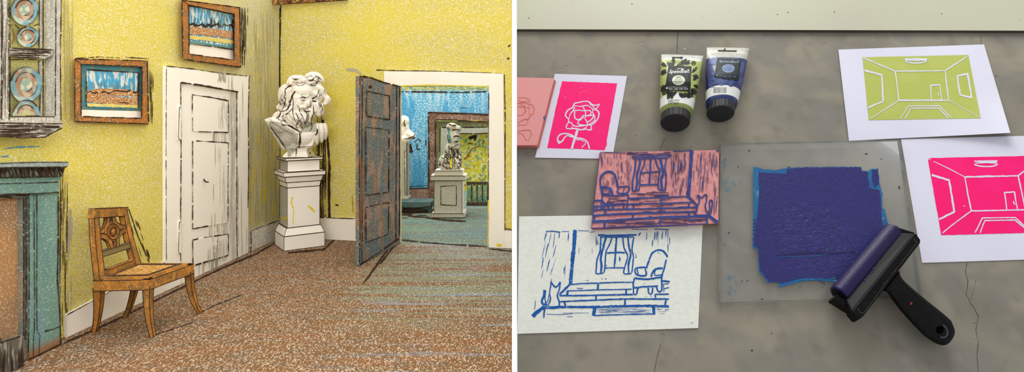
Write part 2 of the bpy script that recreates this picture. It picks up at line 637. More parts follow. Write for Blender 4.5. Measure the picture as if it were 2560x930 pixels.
# the white partition that closes the room on the right; its narrow front edge is made to glow
strip_m, _, sb = base_mat('white partition paint', .9); sb.inputs['Base Color'].default_value = (.96, .96, .96, 1)
edge_w, nt_, eb = base_mat('glowing white edge', .9)
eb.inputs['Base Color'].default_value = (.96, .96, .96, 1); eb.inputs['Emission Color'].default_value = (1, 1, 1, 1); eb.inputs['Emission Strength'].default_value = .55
mb = MB()
tk = .0053
f = [(0, .66, 0), (0, 7.0, 0), (0, 7.0, 3.6), (0, .66, 3.6)]
g = [(x + tk, y, z) for x, y, z in f]
mb.quad(f, 0); mb.quad(g, 0); mb.quad([f[1], f[2], g[2], g[1]], 0); mb.quad([f[2], f[3], g[3], g[2]], 0)
mb.quad([f[0], f[3], g[3], g[0]], 1)
structure(mb.build('wall_right', [strip_m, edge_w], loc=(0, 0, 0)), 'thin white partition between the yellow room and the work table')

# baseboards
def base_run(name, plane, pts, mats, label):
    m_ = MB()
    slab(m_, plane, [(p[0], p[1]) for p in pts], .028, .003, 0)
    h_ = plane.h(.031)
    top = [p for p in pts if p[2:] == ('t',)]
    m_.rib(h_, [(p[0], p[1]) for p in top], 2.4, 1, jit=.6)
    structure(m_.build(name, mats, loc=(0, 0, 0)), label)


def floor_px(plane, off, px):
    """photo row where the foot of a vertical plane meets the floor"""
    p = plane.hit(px, CY, off)
    return CY + EYE * F / p.y


fp = lambda x: (x, floor_px(WL, .028, x) - .5)
base_run('baseboard_left', WL, [(168, 787, 't'), (250, 742, 't'), (330, 698, 't'), (418, 652, 't'), fp(418), fp(330), fp(250), fp(168)], [white_m, INK],
         'white baseboard behind the chair on the left wall')
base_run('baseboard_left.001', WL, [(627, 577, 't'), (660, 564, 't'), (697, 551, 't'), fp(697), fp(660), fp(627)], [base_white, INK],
         'white baseboard between the white door and the bust')
fb = lambda x: (x, floor_px(WB, .028, x) - .5)
base_run('baseboard_back', WB, [(715, 541, 't'), (800, 544, 't'), (900, 547, 't'), (985, 550, 't'), fb(985), fb(900), fb(800), fb(715)], [white_m, INK],
         'white baseboard behind the bust and the open door')
base_run('baseboard_back.001', WB, [(1226, 574, 't'), (1279.5, 576, 't'), fb(1279.5), fb(1226)], [white_m, INK],
         'white baseboard right of the doorway')

# cornice
cor_m = printed('rust cornice', (140, 92, 58), [((70, 52, 42), [('n', (14, 14, 14), .5, .05)], .9), ((214, 180, 90), [('n', (10, 10, 10), .62, .04, 3)], .8)])
mb = MB()
slab(mb, WL, [(690, -60), (699, -60), (699, 12), (690, 10)], .05, .004)
slab(mb, WB, [(703, -60), (870, -60), (866, -1), (780, 5), (703, 10)], .05, .004)
structure(mb.build('trim_1', [cor_m, INK], loc=(0, 0, 0)), 'rust cornice fragment at the top of the corner')

# doorway casing
mb = MB()
slab(mb, WB, [(960, 178), (1100, 179), (1258, 184), (1258, 213), (1222, 213), (1222, 214.5), (1000, 214.5), (978, 213), (960, 213)], .035, .003)
slab(mb, WB, [(1222, 213), (1258, 213), (1260, 400), (1260, floor_px(WB, .035, 1260) - .5), (1222, floor_px(WB, .035, 1222) - .5)], .035, .003)
slab(mb, WB, [(978, 213), (1000, 213), (1000, floor_px(WB, .035, 1000) - .5), (978, floor_px(WB, .035, 978) - .5)], .035, .003)
h_ = WB.h(.038)
mb.rib(h_, [(1222, 232), (1221, 380), (1221, 520), (1220, 610)], 2, 1, jit=.5)
mb.rib(h_, [(1004, 215), (1080, 212), (1218, 216)], 2.6, 2, jit=.6)
mb.rib(h_, [(1221, 500), (1220, 612)], 3, 2, jit=.5); mb.rib(h_, [(1242, 612), (1254, 614)], 6, 2, jit=.5)
structure(mb.build('trim_2', [white_m, INK, yellow_fleck], loc=(0, 0, 0)), 'white casing around the open doorway')

# ------------------------------------------------------------------ white door on the left wall
dr = empty('door_1', WL.hit(520, floor_px(WL, 0, 520)))
structure(dr, 'closed white panelled door in the left wall behind the chair'); dr['category'] = 'door'
fl = lambda x, o=.03: (x, floor_px(WL, o, x) - .5)
mb = MB()
slab(mb, WL, [(416, 165), (520, 178), (623, 191), (621, 400), fl(621), fl(593), (594, 231), (452, 206), fl(452), fl(416)], .04, .003)
h_ = WL.h(.043)
mb.rib(h_, [(416, 165), (480, 172), (560, 184), (628, 191)], 2.6, 1, jit=.6)
mb.rib(h_, [(623, 192), (621, 300), (622, 420), (620, 520)], 2.6, 1, jit=.5)
mb.rib(h_, [(416, 170), (415, 400), (416, 650)], 1.8, 1, jit=.6)
mb.rib(h_, [(592, 228), (592, 400), (592, 560), (593, 648)], 3, 1, jit=.5)
mb.rib(h_, [(452, 206), (500, 213), (596, 230)], 4.5, 1, jit=.7)
mb.rib(h_, [(452, 206), (453, 380), (452, 520), (452, 652)], 2.4, 1, jit=.6)
mb.hatch(h_, (545, 566, 176, 206), 16, (1.5, 3), (10, 28), 2)  # hatched shade drawn on the door frame
mb.hatch(h_, (566, 620, 186, 640), 20, (.9, 1.8), (50, 150), 2)
mb.rib(h_, [(627, 578), (628, 600), (627, 638)], 3, 1)
mb.build('door_frame', [door_white, INK, ink_soft], dr)
mb = MB()
slab(mb, WL, [(453, 207), (593, 232), (592, 400), fl(592), (520, floor_px(WL, .02, 520) - .5), fl(453)], .025, .004)
h_ = WL.h(.028)
mb.hatch(h_, (518, 545, 222, 690), 40, (1.0, 2.0), (50, 150), 2, inside=lambda x, y: x > 536 - (y - 220) * .045)  # hatched shade drawn on the leaf
mb.hatch(h_, (492, 545, 590, 690), 22, (1.0, 2.0), (30, 80), 2)
mb.hatch(h_, (545, 590, 240, 650), 50, (1.2, 2.4), (60, 190), 3)
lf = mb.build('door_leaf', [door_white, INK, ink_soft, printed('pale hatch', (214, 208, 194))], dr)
for pts, lines in (
    ([(481, 237), (571, 252), (571, 331), (482, 328)], [[(480, 237), (520, 242), (571, 252)], [(481, 240), (482, 328)], [(571, 252), (571, 331)], [(497, 329), (571, 331)]]),
    ([(482, 352), (571, 357), (571, 556), (482, 572)], [[(482, 352), (482, 572)], [(490, 352), (571, 357)], [(571, 357), (570, 556)], [(482, 572), (521, 565)]]),
    ([(482, 600), (571, 585), (571, 638), (483, 664)], [[(482, 600), (496, 597)], [(510, 594), (571, 585)], [(571, 585), (571, 638)], [(484, 664), (571, 638)], [(482, 600), (483, 690)]])):
    mb = MB()
    slab(mb, WL, pts, .030, .0255)
    h_ = WL.h(.032)
    for l_ in lines:
        mb.rib(h_, l_, 3.2 if abs(l_[0][1] - l_[-1][1]) < 40 else 2.2, 1, jit=.7)
    mb.hatch(h_, (min(p[0] for p in pts), 545, min(p[1] for p in pts) + 4, max(p[1] for p in pts) - 4), 14, (1.2, 2.4), (40, 90), 2,
             inside=lambda x, y: x > 537 - (y - 220) * .045)
    mb.hatch(h_, (545, 569, min(p[1] for p in pts) + 14, max(p[1] for p in pts) - 8), 12, (1.2, 2.2), (30, 90), 3)
    mb.build('door_panel', [door_white, INK, ink_soft, MATS['pale hatch']], dr)
for y0, y1 in ((266, 350), (553, 634)):
    mb = MB()
    slab(mb, WL, [(447, y0), (452.5, y0 - 2), (453, y1), (446, y1)], .052, .041)
    mb.rib(WL.h(.054), [(452, y0), (448, y0 + 6), (446, y1 - 4), (452, y1)], 2, 1)
    mb.build('hinge', [white_m, INK], dr)
mb = MB(); c = WL.hit(514, 452, .05)
mb.tube([WL.hit(510, 448, .029), WL.hit(511, 451, .05), WL.hit(515, 455, .055), WL.hit(521, 455, .055)], .006, 6, 0)
mb.build('door_handle', [INK], dr)

# ------------------------------------------------------------------ grey-blue open door
HX, FX = WB.hit(1001, CY, .04), at(899, 665, EYE * F / (665 - CY))
HX = Vector((HX.x, HX.y, 0)); FX = Vector((FX.x, FX.y, 0))
dd = (HX - FX).normalized(); DP = Plane(FX, Vector((dd.y, -dd.x, 0)))
if DP.n.dot(O - DP.p) < 0: DP.n.negate()
door_m = printed('grey blue printed door', (104, 112, 110), [
    ((92, 118, 128), [('n', (7, 7, 2), .52, .05, 1)], .55),
    ((164, 116, 72), [('n', (9, 9, 2.4), .58, .04, 2)], .85),
    ((184, 140, 116), [('n', (5, 5, 4), .57, .05, 3), ('n', (18, 18, 26), .47, .04, 4)], .8),
    ((212, 200, 184), [('n', (24, 24, 36), .62, .03, 5)], .75)])
door_edge = printed('grey olive door rail', (112, 116, 104), [((150, 116, 78), [('n', (12, 12, 3), .6, .05, 1)], .6), ((206, 198, 180), [('n', (34, 34, 50), .64, .03, 5)], .7)])
d2 = empty('door_2', FX.lerp(HX, .5))
structure(d2, 'grey blue panelled door standing open at the doorway'); d2['category'] = 'door'
df = lambda x, o=.0: (x, floor_px(DP, o, x) - 1.5)
mb = MB()
slab(mb, DP, [(899, 190), (950, 204), (1001, 216), df(1001), (950, df(950)[1]), df(899)], .0, -.045, 0)
h_ = DP.h(.003)
mb.rib(h_, [(899, 190), (905, 192), (930, 196), (960, 206), (1002, 217)], 4, 1, jit=.5)
mb.rib(h_, [(900, 192), (898, 380), (900, 560), (899, 660)], 3, 1, jit=.5)
mb.rib(h_, [(906, 196), (905, 400), (906, 600), (905, 655)], 2.4, 1, jit=.6)
mb.rib(h_, [(992, 216), (991, 380), (990, 520), (990, 600)], 2.6, 1, jit=.5)
mb.rib(h_, [(1000, 218), (999, 330), (1000, 470), (999, 590)], 3, 1, jit=.5)
mb.rib(h_, [(900, 662), (918, 650), (960, 622), (998, 596)], 4, 1, jit=.5)
mb.rib(h_, [(922, 217), (930, 218)], 8, 1)
mb.rib(h_, [(908, 190), (926, 193), (933, 196)], 5, 1, jit=.6)
mb.hatch(h_, (900, 906, 200, 650), 8, (1, 2), (60, 160), 2)
mb.build('door_leaf', [door_m, INK, rust, door_edge], d2)
for pts in ([(917, 228), (974, 240), (974, 299), (921, 291), (917, 286)], [(915, 318), (973, 325), (972, 480), (915, 488)],
            [(915, 518), (972, 506), (971, 585), (915, 605)]):
    mb = MB()
    slab(mb, DP, pts, .010, .0005)
    h_ = DP.h(.013)
    mb.rib(h_, pts, 3, 1, jit=.6, closed=True)
    mb.build('door_panel', [door_m, INK], d2)

# ------------------------------------------------------------------ rooms beyond
BY = 9.8
BW = Plane((0, BY, 0), (0, -1, 0))
blue_m = printed('blue printed wall', (84, 166, 206), [
    ((202, 226, 232), [('n', (14, 14, 18), .54, .04, 1)], .85),
    ((58, 150, 200), [('n', (8, 8, 1.2), .56, .05, 2)], .7),
    ((206, 226, 230), [('z', 'Z', 1.45, 2.0), ('n', (14, 14, 3), .55, .05, 5)], .7),
    ((196, 204, 140), [('z', 'Z', 1.885, 1.892)], 1.0),
    ((72, 140, 140), [('z', 'Z', 1.885, 1.892), ('n', (6, 6, 30), .5, .04, 6)], .9),
    ((190, 130, 60), [('z', 'Z', 1.885, 1.892), ('n', (9, 9, 24), .6, .04, 7)], .9)])
dado_m = printed('brown dado', (142, 104, 88), [((206, 184, 168), [('n', (24, 24, 30), .54, .04, 1)], .85)])
mb = MB()


def bbox_px(m_, plane, x0, x1, y0, y1, front, back, mat=0, side=None):
    return slab(m_, plane, [(x0, y0), (x1, y0), (x1, y1), (x0, y1)], front, back, mat, side)


fy = CY + EYE * F / BY
bbox_px(mb, BW, 800, 1082, -180, fy, 0, -.12)
bbox_px(mb, BW, 1082, 1276, -180, 290, 0, -.12)
h_ = BW.h(.004)
mb.rib(h_, [(1003, 229), (1100, 230), (1150, 231), (1215, 229)], 4, 1, jit=.6)
mb.rib(h_, [(1020, 372), (1026, 360), (1027, 372), (1030, 382)], 6, 1, jit=.6); mb.rib(h_, [(1018, 378), (1032, 378)], 6, 1, jit=.6)
mb.rib(h_, [(1036, 356), (1046, 346), (1052, 354)], 2.5, 1, jit=.6); mb.rib(h_, [(1043, 358), (1042, 372), (1050, 374)], 3, 1, jit=.6)
mb.rib(h_, [(1064, 350), (1065, 364)], 3, 1); mb.rib(h_, [(1017, 400), (1018, 440)], 2, 1)
mb.rib(h_, [(1148, 270), (1168, 269)], 1.5, 1)
structure(mb.build('wall_far', [blue_m, INK], loc=(0, 0, 0)), 'blue speckled wall of the room beyond the doorway')
mb = MB()
bbox_px(mb, BW, 985, 1073, 470, fy - .5, .03, .004)
mb.rib(BW.h(.034), [(1018, 472), (1072, 470)], 3, 1); mb.rib(BW.h(.034), [(1017, 474), (1017, 500)], 2, 1)
mb.rib(BW.h(.036), [(1015, 467), (1072, 464)], 5, 2, jit=.6)
structure(mb.build('baseboard_far', [dado_m, INK, printed('teal line ink', (64, 120, 132))], loc=(0, 0, 0)), 'brown dado along the foot of the blue wall')
# brown door surround
brown_m = printed('brown door surround', (126, 92, 78), [((200, 172, 156), [('n', (24, 24, 26), .56, .04, 1)], .85), ((104, 70, 56), [('n', (3, 3, 9), .55, .05, 2)], .6)])
olive_m = printed('olive grey surround', (126, 124, 90), [((104, 130, 124), [('n', (9, 9, 6), .56, .05, 2)], .8), ((190, 180, 90), [('n', (12, 12, 14), .6, .04, 3)], .8), ((200, 190, 160), [('n', (30, 30, 30), .62, .04, 4)], .7)])
mb = MB()
slab(mb, BW, [(1072, 279), (1270, 286), (1270, 303), (1089, 299), (1089, fy - .5), (1072, fy - .5)], .05, .002)
h_ = BW.h(.054)
mb.rib(h_, [(1072, 281), (1110, 283), (1170, 284), (1221, 287)], 4.5, 1, jit=.5)
mb.rib(h_, [(1071, 280), (1072, 380), (1072, 470)], 4, 1, jit=.5)
mb.rib(h_, [(1089, 300), (1130, 300), (1190, 304), (1221, 304)], 4, 1, jit=.5)
mb.rib(h_, [(1088, 301), (1088, 400), (1087, 445)], 3, 1, jit=.5)
structure(mb.build('trim_3', [brown_m, INK], loc=(0, 0, 0)), 'brown surround of the inner doorway in the blue wall')
mb = MB()
slab(mb, BW, [(1089.5, 303), (1276, 303), (1276, 319), (1100, 319), (1100, fy - .5), (1089.5, fy - .5)], -.02, -.12)
h_ = BW.h(-.016)
mb.rib(h_, [(1100, 319), (1160, 319), (1222, 318)], 3, 1, jit=.5); mb.rib(h_, [(1100, 319), (1099, 380)], 2.5, 1, jit=.5)
structure(mb.build('trim_4', [olive_m, INK], loc=(0, 0, 0)), 'olive inner lining of the far doorway')
# last wall
YW = Plane((0, 11.6, 0), (0, -1, 0))
far_yellow = printed('yellow leafy wall', (232, 206, 48), [
    ((240, 232, 170), [('n', (9, 9, 10), .53, .04, 1)], .9),
    ((140, 176, 146), [('n', (6, 6, 5), .60, .04, 2)], .8),
    ((178, 110, 50), [('n', (3, 3, 10), .68, .02, 3)], .8)])
mb = MB()
fy2 = CY + EYE * F / 11.6
bbox_px(mb, YW, 1060, 1277, -60, fy2, 0, -.1)
h_ = YW.h(.005)
mb.rib(h_, [(1172, 346), (1190, 340), (1186, 352)], 7, 1, jit=.6)
mb.rib(h_, [(1170, 358), (1182, 360)], 4, 1, jit=.6)
mb.rib(h_, [(1168, 390), (1180, 372), (1205, 362), (1212, 352)], 4, 2, jit=.6)
mb.rib(h_, [(1160, 398), (1175, 388)], 4, 2, jit=.6)
for k in range(24):
    x, y = RND.uniform(1166, 1216), RND.uniform(335, 452)
    mb.rib(h_, [(x, y), (x + RND.uniform(-8, 8), y + RND.uniform(2, 14))], RND.uniform(3, 7), 3, jit=.7)
structure(mb.build('wall_beyond', [far_yellow, INK, rust, printed('sage ink', (128, 160, 116))], loc=(0, 0, 0)), 'yellow leafy wall seen through the innermost doorway')
mb = MB()
bbox_px(mb, YW, 1098, 1121, 319, fy2 - .5, .12, .006); bbox_px(mb, YW, 1140, 1277, 317, 334, .12, .006)
h_ = YW.h(.125)
mb.rib(h_, [(1150, 334), (1200, 334), (1222, 333)], 3, 1); mb.rib(h_, [(1101, 321), (1101, 400)], 3, 2)
structure(mb.build('trim_5', [grey_m, INK, yellow_fleck], loc=(0, 0, 0)), 'grey frame of the innermost opening')
# floor beyond
mb = MB()
a, b = WB.hit(1000, CY, -T), WB.hit(1222, CY, -T)
P = [(CORN[0], CORN[1]), (0, 6.857), (0, 12.0), (-3.4, 12.0)]
mb.prism([(x, y, 0) for x, y in P], [(x, y, -.08) for x, y in P])
mb.rib(fh, [(1020, 540), (1060, 543), (1100, 549), (1140, 552), (1165, 553)], 5, 1, jit=.5)
mb.hatch(fh, (1004, 1070, 532, 545), 12, (1.5, 3), (14, 40), 1, horiz=True)  # inked shadow at the foot of the bench
structure(mb.build('floor_far', [floor_far_m, INK], loc=(0, 0, 0)), 'teal striped floor of the blue room')

# low teal bench
bench_m = printed('teal bench paint', (92, 114, 114), [((70, 100, 104), [('n', (3, 3, 20), .52, .05, 1)], .8), ((176, 190, 184), [('n', (26, 26, 30), .64, .03, 3)], .7)])
Yb = 9.1; BP = Plane((0, Yb, 0), (0, -1, 0))
bt = empty('low_bench', at(1040, CY + EYE * F / Yb, Yb)); tag(bt, 'low teal bench below the brown dado in the blue room', 'bench')
mb = MB()
bbox_px(mb, BP, 960, 1079, 505, 519, 0, -.36, 0)
mb.rib(BP.h(.004), [(1002, 519), (1040, 520), (1078, 516)], 3, 1, jit=.6); mb.rib(BP.h(.004), [(1079, 505), (1079, 518)], 3, 1)
mb.build('bench_top', [bench_m, INK], bt)
mb = MB()
bbox_px(mb, BP, 964, 1074, 519.2, CY + EYE * F / Yb - .5, -.03, -.33, 0)
mb.hatch(BP.h(-.026), (1002, 1072, 520, 533), 30, (1.5, 4), (16, 50), 1, horiz=True)  # inked shadow below the bench top
mb.build('bench_base', [bench_m, INK], bt)

# green balustrade in the far doorway
Yr = 9.86; RP = Plane((0, Yr, 0), (0, -1, 0))
rl = empty('balustrade', at(1192, CY + EYE * F / Yr, Yr)); tag(rl, 'green balustrade with dark rails in the far doorway', 'railing')
rail_m = printed('dark rail', (74, 62, 50), [((150, 150, 120), [('n', (30, 30, 30), .62, .03, 1)], .7)])
grn = printed('green baluster', (112, 150, 112), [((216, 190, 70), [('n', (14, 14, 8), .57, .05, 1)], .8), ((206, 222, 210), [('n', (20, 20, 24), .6, .04, 2)], .8), ((70, 120, 140), [('n', (14, 14, 6), .62, .04, 3)], .8)])
mb = MB(); bbox_px(mb, RP, 1166, 1262, 455, 461, .03, -.03); mb.build('top_rail', [rail_m], rl)
mb = MB(); bbox_px(mb, RP, 1166, 1262, 507, CY + EYE * F / Yr - .4, .03, -.03); mb.build('bottom_rail', [rail_m], rl)
for k in range(7):
    x = 1168 + k * 13.5
    mb = MB()
    pts = [at(x + 4, y, Yr) for y in (461, 470, 480, 496, 507)]
    mb.tube(pts, [.022, .034, .028, .036, .024], 8, 0)
    mb.build('baluster', [grn], rl, smooth=True)
    mb = MB(); bbox_px(mb, RP, x + 9.5, x + 12.5, 461, 507, -.01, -.025); mb.build('baluster', [rail_m], rl)

# ------------------------------------------------------------------ fireplace
teal_m = printed('teal printed stone', (116, 150, 138), [
    ((104, 140, 134), [('n', (6, 6, 2), .52, .06, 1)], .8), ((120, 150, 160), [('n', (9, 9, 3), .62, .05, 2)], .6),
    ((196, 204, 184), [('n', (27, 27, 40), .635, .03, 3)], .8),
    ((150, 100, 62), [('z', 'Z', .10, .02)], .9)])
teal_dark = printed('grey teal moulding', (112, 118, 110), [((146, 130, 108), [('n', (10, 10, 2), .54, .06, 1)], .8), ((198, 196, 176), [('n', (27, 27, 40), .63, .03, 3)], .7)])
board_m = printed('tan fire board', (170, 128, 88), [((146, 116, 90), [('n', (4, 4, 2), .52, .08, 1)], .7), ((192, 140, 84), [('n', (9, 9, 4), .6, .05, 4)], .6), ((216, 198, 160), [('n', (27, 27, 40), .61, .03, 3)], .8)])
fire = empty('fireplace', WL.hit(70, floor_px(WL, 0, 70)))
tag(fire, 'teal fireplace surround with tan board at the left edge', 'fireplace')
D0 = .10
ff = lambda x, o=D0: (x, floor_px(WL, o, x) - .6)
mb = MB()
slab(mb, WL, [(-90, 415), (0, 410), (168, 404), (172, 407), (170, 417), (0, 419), (-90, 424)], .20, .004)
mb.rib(WL.h(.204), [(-40, 420), (60, 418), (168, 417)], 3, 1)
mb.rib(WL.h(.204), [(0, 409), (80, 406), (170, 405)], 2, 1, jit=.6)
mb.build('mantel_shelf', [printed('grey blue shelf', (140, 152, 148), [((206, 206, 190), [('n', (27, 27, 40), .6, .03, 3)], .7)]), INK], fire)
mb = MB()
slab(mb, WL, [(-90, 425), (0, 420), (164, 417), (156, 440), (0, 443), (-90, 447)], .15, .004)
h_ = WL.h(.154)
mb.hatch(h_, (-20, 160, 420, 442), 90, (2, 4), (8, 20), 1, slope=.25)
mb.hatch(h_, (-20, 160, 420, 442), 26, (1.4, 2.2), (10, 20), 2, slope=.3)
mb.build('moulding', [printed('dark moulding', (84, 80, 68)), INK, printed('sage highlight', (146, 168, 152))], fire)
mb = MB()
slab(mb, WL, [(-90, 447), (0, 443), (150, 440), (153, 446), (148, 452), (148, 480), (0, 488), (-90, 492)], .12, .004)
h_ = WL.h(.124)
mb.rib(h_, [(-40, 461), (20, 459), (90, 457), (146, 455)], 2.6, 1, jit=.6)
mb.rib(h_, [(-40, 488), (40, 485), (100, 484), (146, 480)], 3, 1, jit=.6)
mb.rib(h_, [(0, 444), (80, 442), (152, 441)], 3, 1, jit=.6)
mb.build('frieze', [teal_m, INK], fire)
mb = MB()
slab(mb, WL, [(73, 486), (147, 480), (149, 700), ff(151), (110, ff(110)[1]), ff(73)], D0, .004)
h_ = WL.h(D0 + .004)
mb.rib(h_, [(85, 486), (86, 640), (87, 760), (86, 830)], 2.2, 1, jit=.6)
mb.rib(h_, [(92, 486), (93, 600), (92, 720), (93, 828)], 2.6, 1, jit=.6)
mb.rib(h_, [(72, 486), (73, 700), (71, 880)], 3.5, 1, jit=.6)
mb.rib(h_, [(146, 480), (146, 600), (144, 700), (150, 780), (152, 862)], 4, 1, jit=.5)
mb.rib(h_, [(112, 828), (130, 824), (150, 816)], 4, 1, jit=.6)
mb.rib(h_, [(86, 830), (84, 850), (84, 890)], 2, 1); mb.rib(h_, [(93, 830), (100, 836), (98, 892)], 2, 1)
mb.rib(h_, [(72, ff(72)[1] - 3), (100, ff(100)[1] - 2), (150, ff(150)[1] - 3)], 4, 1)
mb.build('pilaster', [teal_m, INK], fire)
mb = MB()
slab(mb, WL, [(-90, 492), (73, 486), (73, 700), ff(73, .07), ff(57, .07), (57, 494), (-90, 500)], .085, .004)
h_ = WL.h(.089)
for x, w in ((59, 3), (63, 2), (67, 3), (70.5, 2.4)):
    mb.rib(h_, [(x, 493), (x + .6, 640), (x, 760), (x, 850)], w, 1, jit=.6)
mb.rib(h_, [(0, 493), (20, 492), (30, 496)], 5, 1, jit=.6); mb.rib(h_, [(40, 488), (66, 489)], 3, 1)
mb.build('jamb', [teal_dark, INK], fire)
mb = MB()
slab(mb, WL, [(-90, 500), (56.5, 494), (56.5, 700), ff(56.5, .05), ff(-90, .05)], .05, .004)
mb.rib(WL.h(.054), [(55, 496), (55, 700), (54, 860)], 2, 1)
mb.build('fire_board', [board_m, INK], fire)
# hatched dark fender in front of the board
mb = MB()
slab(mb, WL, [(-60, 880), (0, 858), (4, 856), (56, 838), (61, 842), (60, floor_px(WL, .14, 60) - .8), (-60, floor_px(WL, .14, -60) - .8)], .14, .105)
h_ = WL.h(.143)
mb.hatch(h_, (-40, 60, 840, 935), 90, (1.3, 2.4), (30, 80), 1, inside=lambda x, y: y > 860 - x * .36)
mb.rib(h_, [(-40, 875), (3, 856), (56, 839)], 4, 1); mb.rib(h_, [(0, 846), (6, 858)], 4, 1)
tag(mb.build('hearth_fender', [printed('hatched grey iron', (104, 100, 90), [((160, 156, 140), [('n', (40, 40, 8), .55, .05, 1)], .8)]), INK]),
    'dark hatched fender at the foot of the tan fire board', 'fender')

# ------------------------------------------------------------------ cabinet of plates
cab = empty('plate_cabinet', WL.hit(70, 330))
tag(cab, 'grey framed wall cabinet of plates above the fireplace', 'cabinet')
cab_m = printed('grey cabinet wood', (176, 170, 156), [((214, 208, 194), [('n', (26, 26, 30), .53, .04, 1)], .85), ((140, 132, 118), [('n', (34, 34, 2), .6, .04, 2)], .7)])
cab_back = printed('olive cabinet back', (186, 180, 108), [((214, 206, 152), [('n', (26, 26, 36), .54, .04, 1)], .8), ((170, 160, 100), [('n', (5, 5, 4), .56, .06, 2)], .6)])
mb = MB()
slab(mb, WL, [(-80, -80), (150, -80), (150, 306), (-80, 306)], .012, .004)
h_ = WL.h(.015)
for x in (25, 108, 114, 133):
    mb.rib(h_, [(x, -20), (x + .5, 120), (x, 292)], 2.2, 1, jit=.7)
mb.rib(h_, [(30, 60), (36, 95), (30, 110)], 3, 2); mb.rib(h_, [(38, 62), (48, 72)], 2.5, 1); mb.rib(h_, [(85, 65), (96, 60)], 2.5, 1)
mb.rib(h_, [(28, 150), (60, 148), (96, 150)], 2.4, 1); mb.rib(h_, [(98, 150), (97, 176)], 2, 1)
mb.build('back_panel', [cab_back, INK, rust], cab)
for pts, lines in (
    ([(-80, -80), (23, -80), (23, 306), (-80, 306)], [[(22, -20), (22, 130), (23, 300)], [(3, -20), (4, 180), (3, 296)], [(6, 200), (5, 300)]]),
    ([(138, -80), (156, -80), (153, 150), (155, 308), (137, 308), (138, 292)], [[(154, -20), (151, 140), (153, 306)], [(140, 0), (139, 150), (138, 290)]]),
    ([(99, -80), (107, -80), (107, 121), (99, 121)], [[(99, 0), (98, 120)], [(108, 0), (107, 120)]]),
    ([(98, 151), (107, 151), (106, 230), (108, 293), (99, 293), (101, 230)], [[(98, 152), (97, 176), (101, 240), (99, 290)], [(107, 155), (108, 292)]])):
    mb = MB(); thin = pts[0][0] in (99, 98)
    slab(mb, WL, pts, .019 if thin else .085, .013)
    h_ = WL.h(.0205 if thin else .088)
    for l_ in lines: mb.rib(h_, l_, 2.4, 1, jit=.7)
    if pts[0][0] < 0: mb.hatch(h_, (-10, 20, 0, 300), 18, (1, 1.8), (40, 150), 1)
    mb.build('stile', [cab_m, INK], cab)
mb = MB(); slab(mb, WL, [(23.5, 119), (133, 124), (133, 136), (112, 147), (60, 143), (23.5, 138)], .08, .013)
h_ = WL.h(.083)
mb.hatch(h_, (25, 130, 122, 146), 34, (1.4, 3.2), (20, 80), 1, horiz=True, slope=.05, inside=lambda x, y: y < 147 - max(0, x - 112) * .5)
mb.rib(h_, [(25, 119), (80, 123), (133, 125)], 2.6, 1)
mb.build('shelf', [cab_m, INK], cab)
mb = MB(); slab(mb, WL, [(23.5, 293), (137, 293), (136.5, 308), (23.5, 306)], .082, .013)
mb.rib(WL.h(.085), [(24, 292), (80, 291), (137, 292)], 2.6, 1)
mb.build('bottom_rail', [cab_m, INK], cab)
mb = MB(); slab(mb, WL, [(-80, 308), (0, 308), (155, 309), (159, 315), (152, 322), (128, 334), (112, 343), (60, 344), (0, 340), (-80, 338)], .15, .004)
h_ = WL.h(.153)
mb.hatch(h_, (-10, 150, 313, 342), 80, (1.6, 3.4), (20, 90), 1, horiz=True, inside=lambda x, y: y < 342 - max(0, x - 110) * .5)
mb.rib(h_, [(0, 341), (60, 345), (112, 343), (130, 333), (155, 320)], 3.5, 1, jit=.5)
mb.rib(h_, [(0, 309), (80, 310), (157, 309)], 2.6, 1, jit=.6)
mb.build('ledge', [cab_m, INK], cab)
pl_blue = printed('blue grey glaze', (142, 160, 154), [((168, 132, 108), [('n', (7, 7, 7), .58, .05, 7)], .8), ((190, 196, 176), [('n', (20, 20, 20), .55, .05, 1)], .8), ((100, 156, 172), [('n', (9, 9, 9), .56, .05, 2)], .7)])
pl_brown = printed('terracotta glaze', (166, 132, 106), [((140, 166, 164), [('n', (8, 8, 8), .54, .05, 8)], .8), ((196, 178, 150), [('n', (22, 22, 22), .56, .05, 1)], .8)])
pl_olive = printed('olive glaze', (186, 184, 124), [((140, 168, 164), [('n', (10, 10, 10), .56, .05, 1)], .8), ((220, 212, 176), [('n', (20, 20, 20), .58, .05, 3)], .8)])


def plate(c, rx, ry, off, label, cut=None, ring2=True):
    t = empty('decorative_plate', WL.hit(c[0], min(c[1] + ry, cut or 9e9), off))
    tag(t, label, 'plate', 'plates in the wall cabinet')
    def ring(fx, n=30):
        o = []
        for k in range(n):
            a = 2 * math.pi * k / n
            x, y = c[0] + rx * fx * math.cos(a), c[1] + ry * fx * math.sin(a)
            if cut: y = min(y, cut)
            o.append((x, y))
        return o
    def annulus(name, f0, f1, o0, o1, m, ink_at=None):
        mb = MB()
        A, B = ring(f0), ring(f1)
        R = [[WL.hit(x, y, off - .010) for x, y in A], [WL.hit(x, y, off + o0) for x, y in A], [WL.hit(x, y, off + o1) for x, y in B], [WL.hit(x, y, off - .008) for x, y in B]]
        mb.loops(R, 0, caps=False)
        h_ = WL.h(off + o0 + .004)
        if ink_at:
            mb.rib(h_, [q for q in ring(ink_at)[16:28]], 2.6, 1, jit=.7); mb.rib(h_, [q for q in ring(ink_at)[0:7]], 2, 1, jit=.7)
        mb.build(name, [m, INK], t)
    annulus('rim', 1.0, .70, .006, .002, pl_blue, .97)
    annulus('well', .71, .36, .001, -.003, pl_brown, .68)
    mb = MB(); mb.poly([WL.hit(x, y, off - .002) for x, y in ring(.36)], 0)
    mb.rib(WL.h(off + .003), ring(.36)[2:9], 2, 1, jit=.7)
    mb.build('centre', [pl_olive, INK], t)


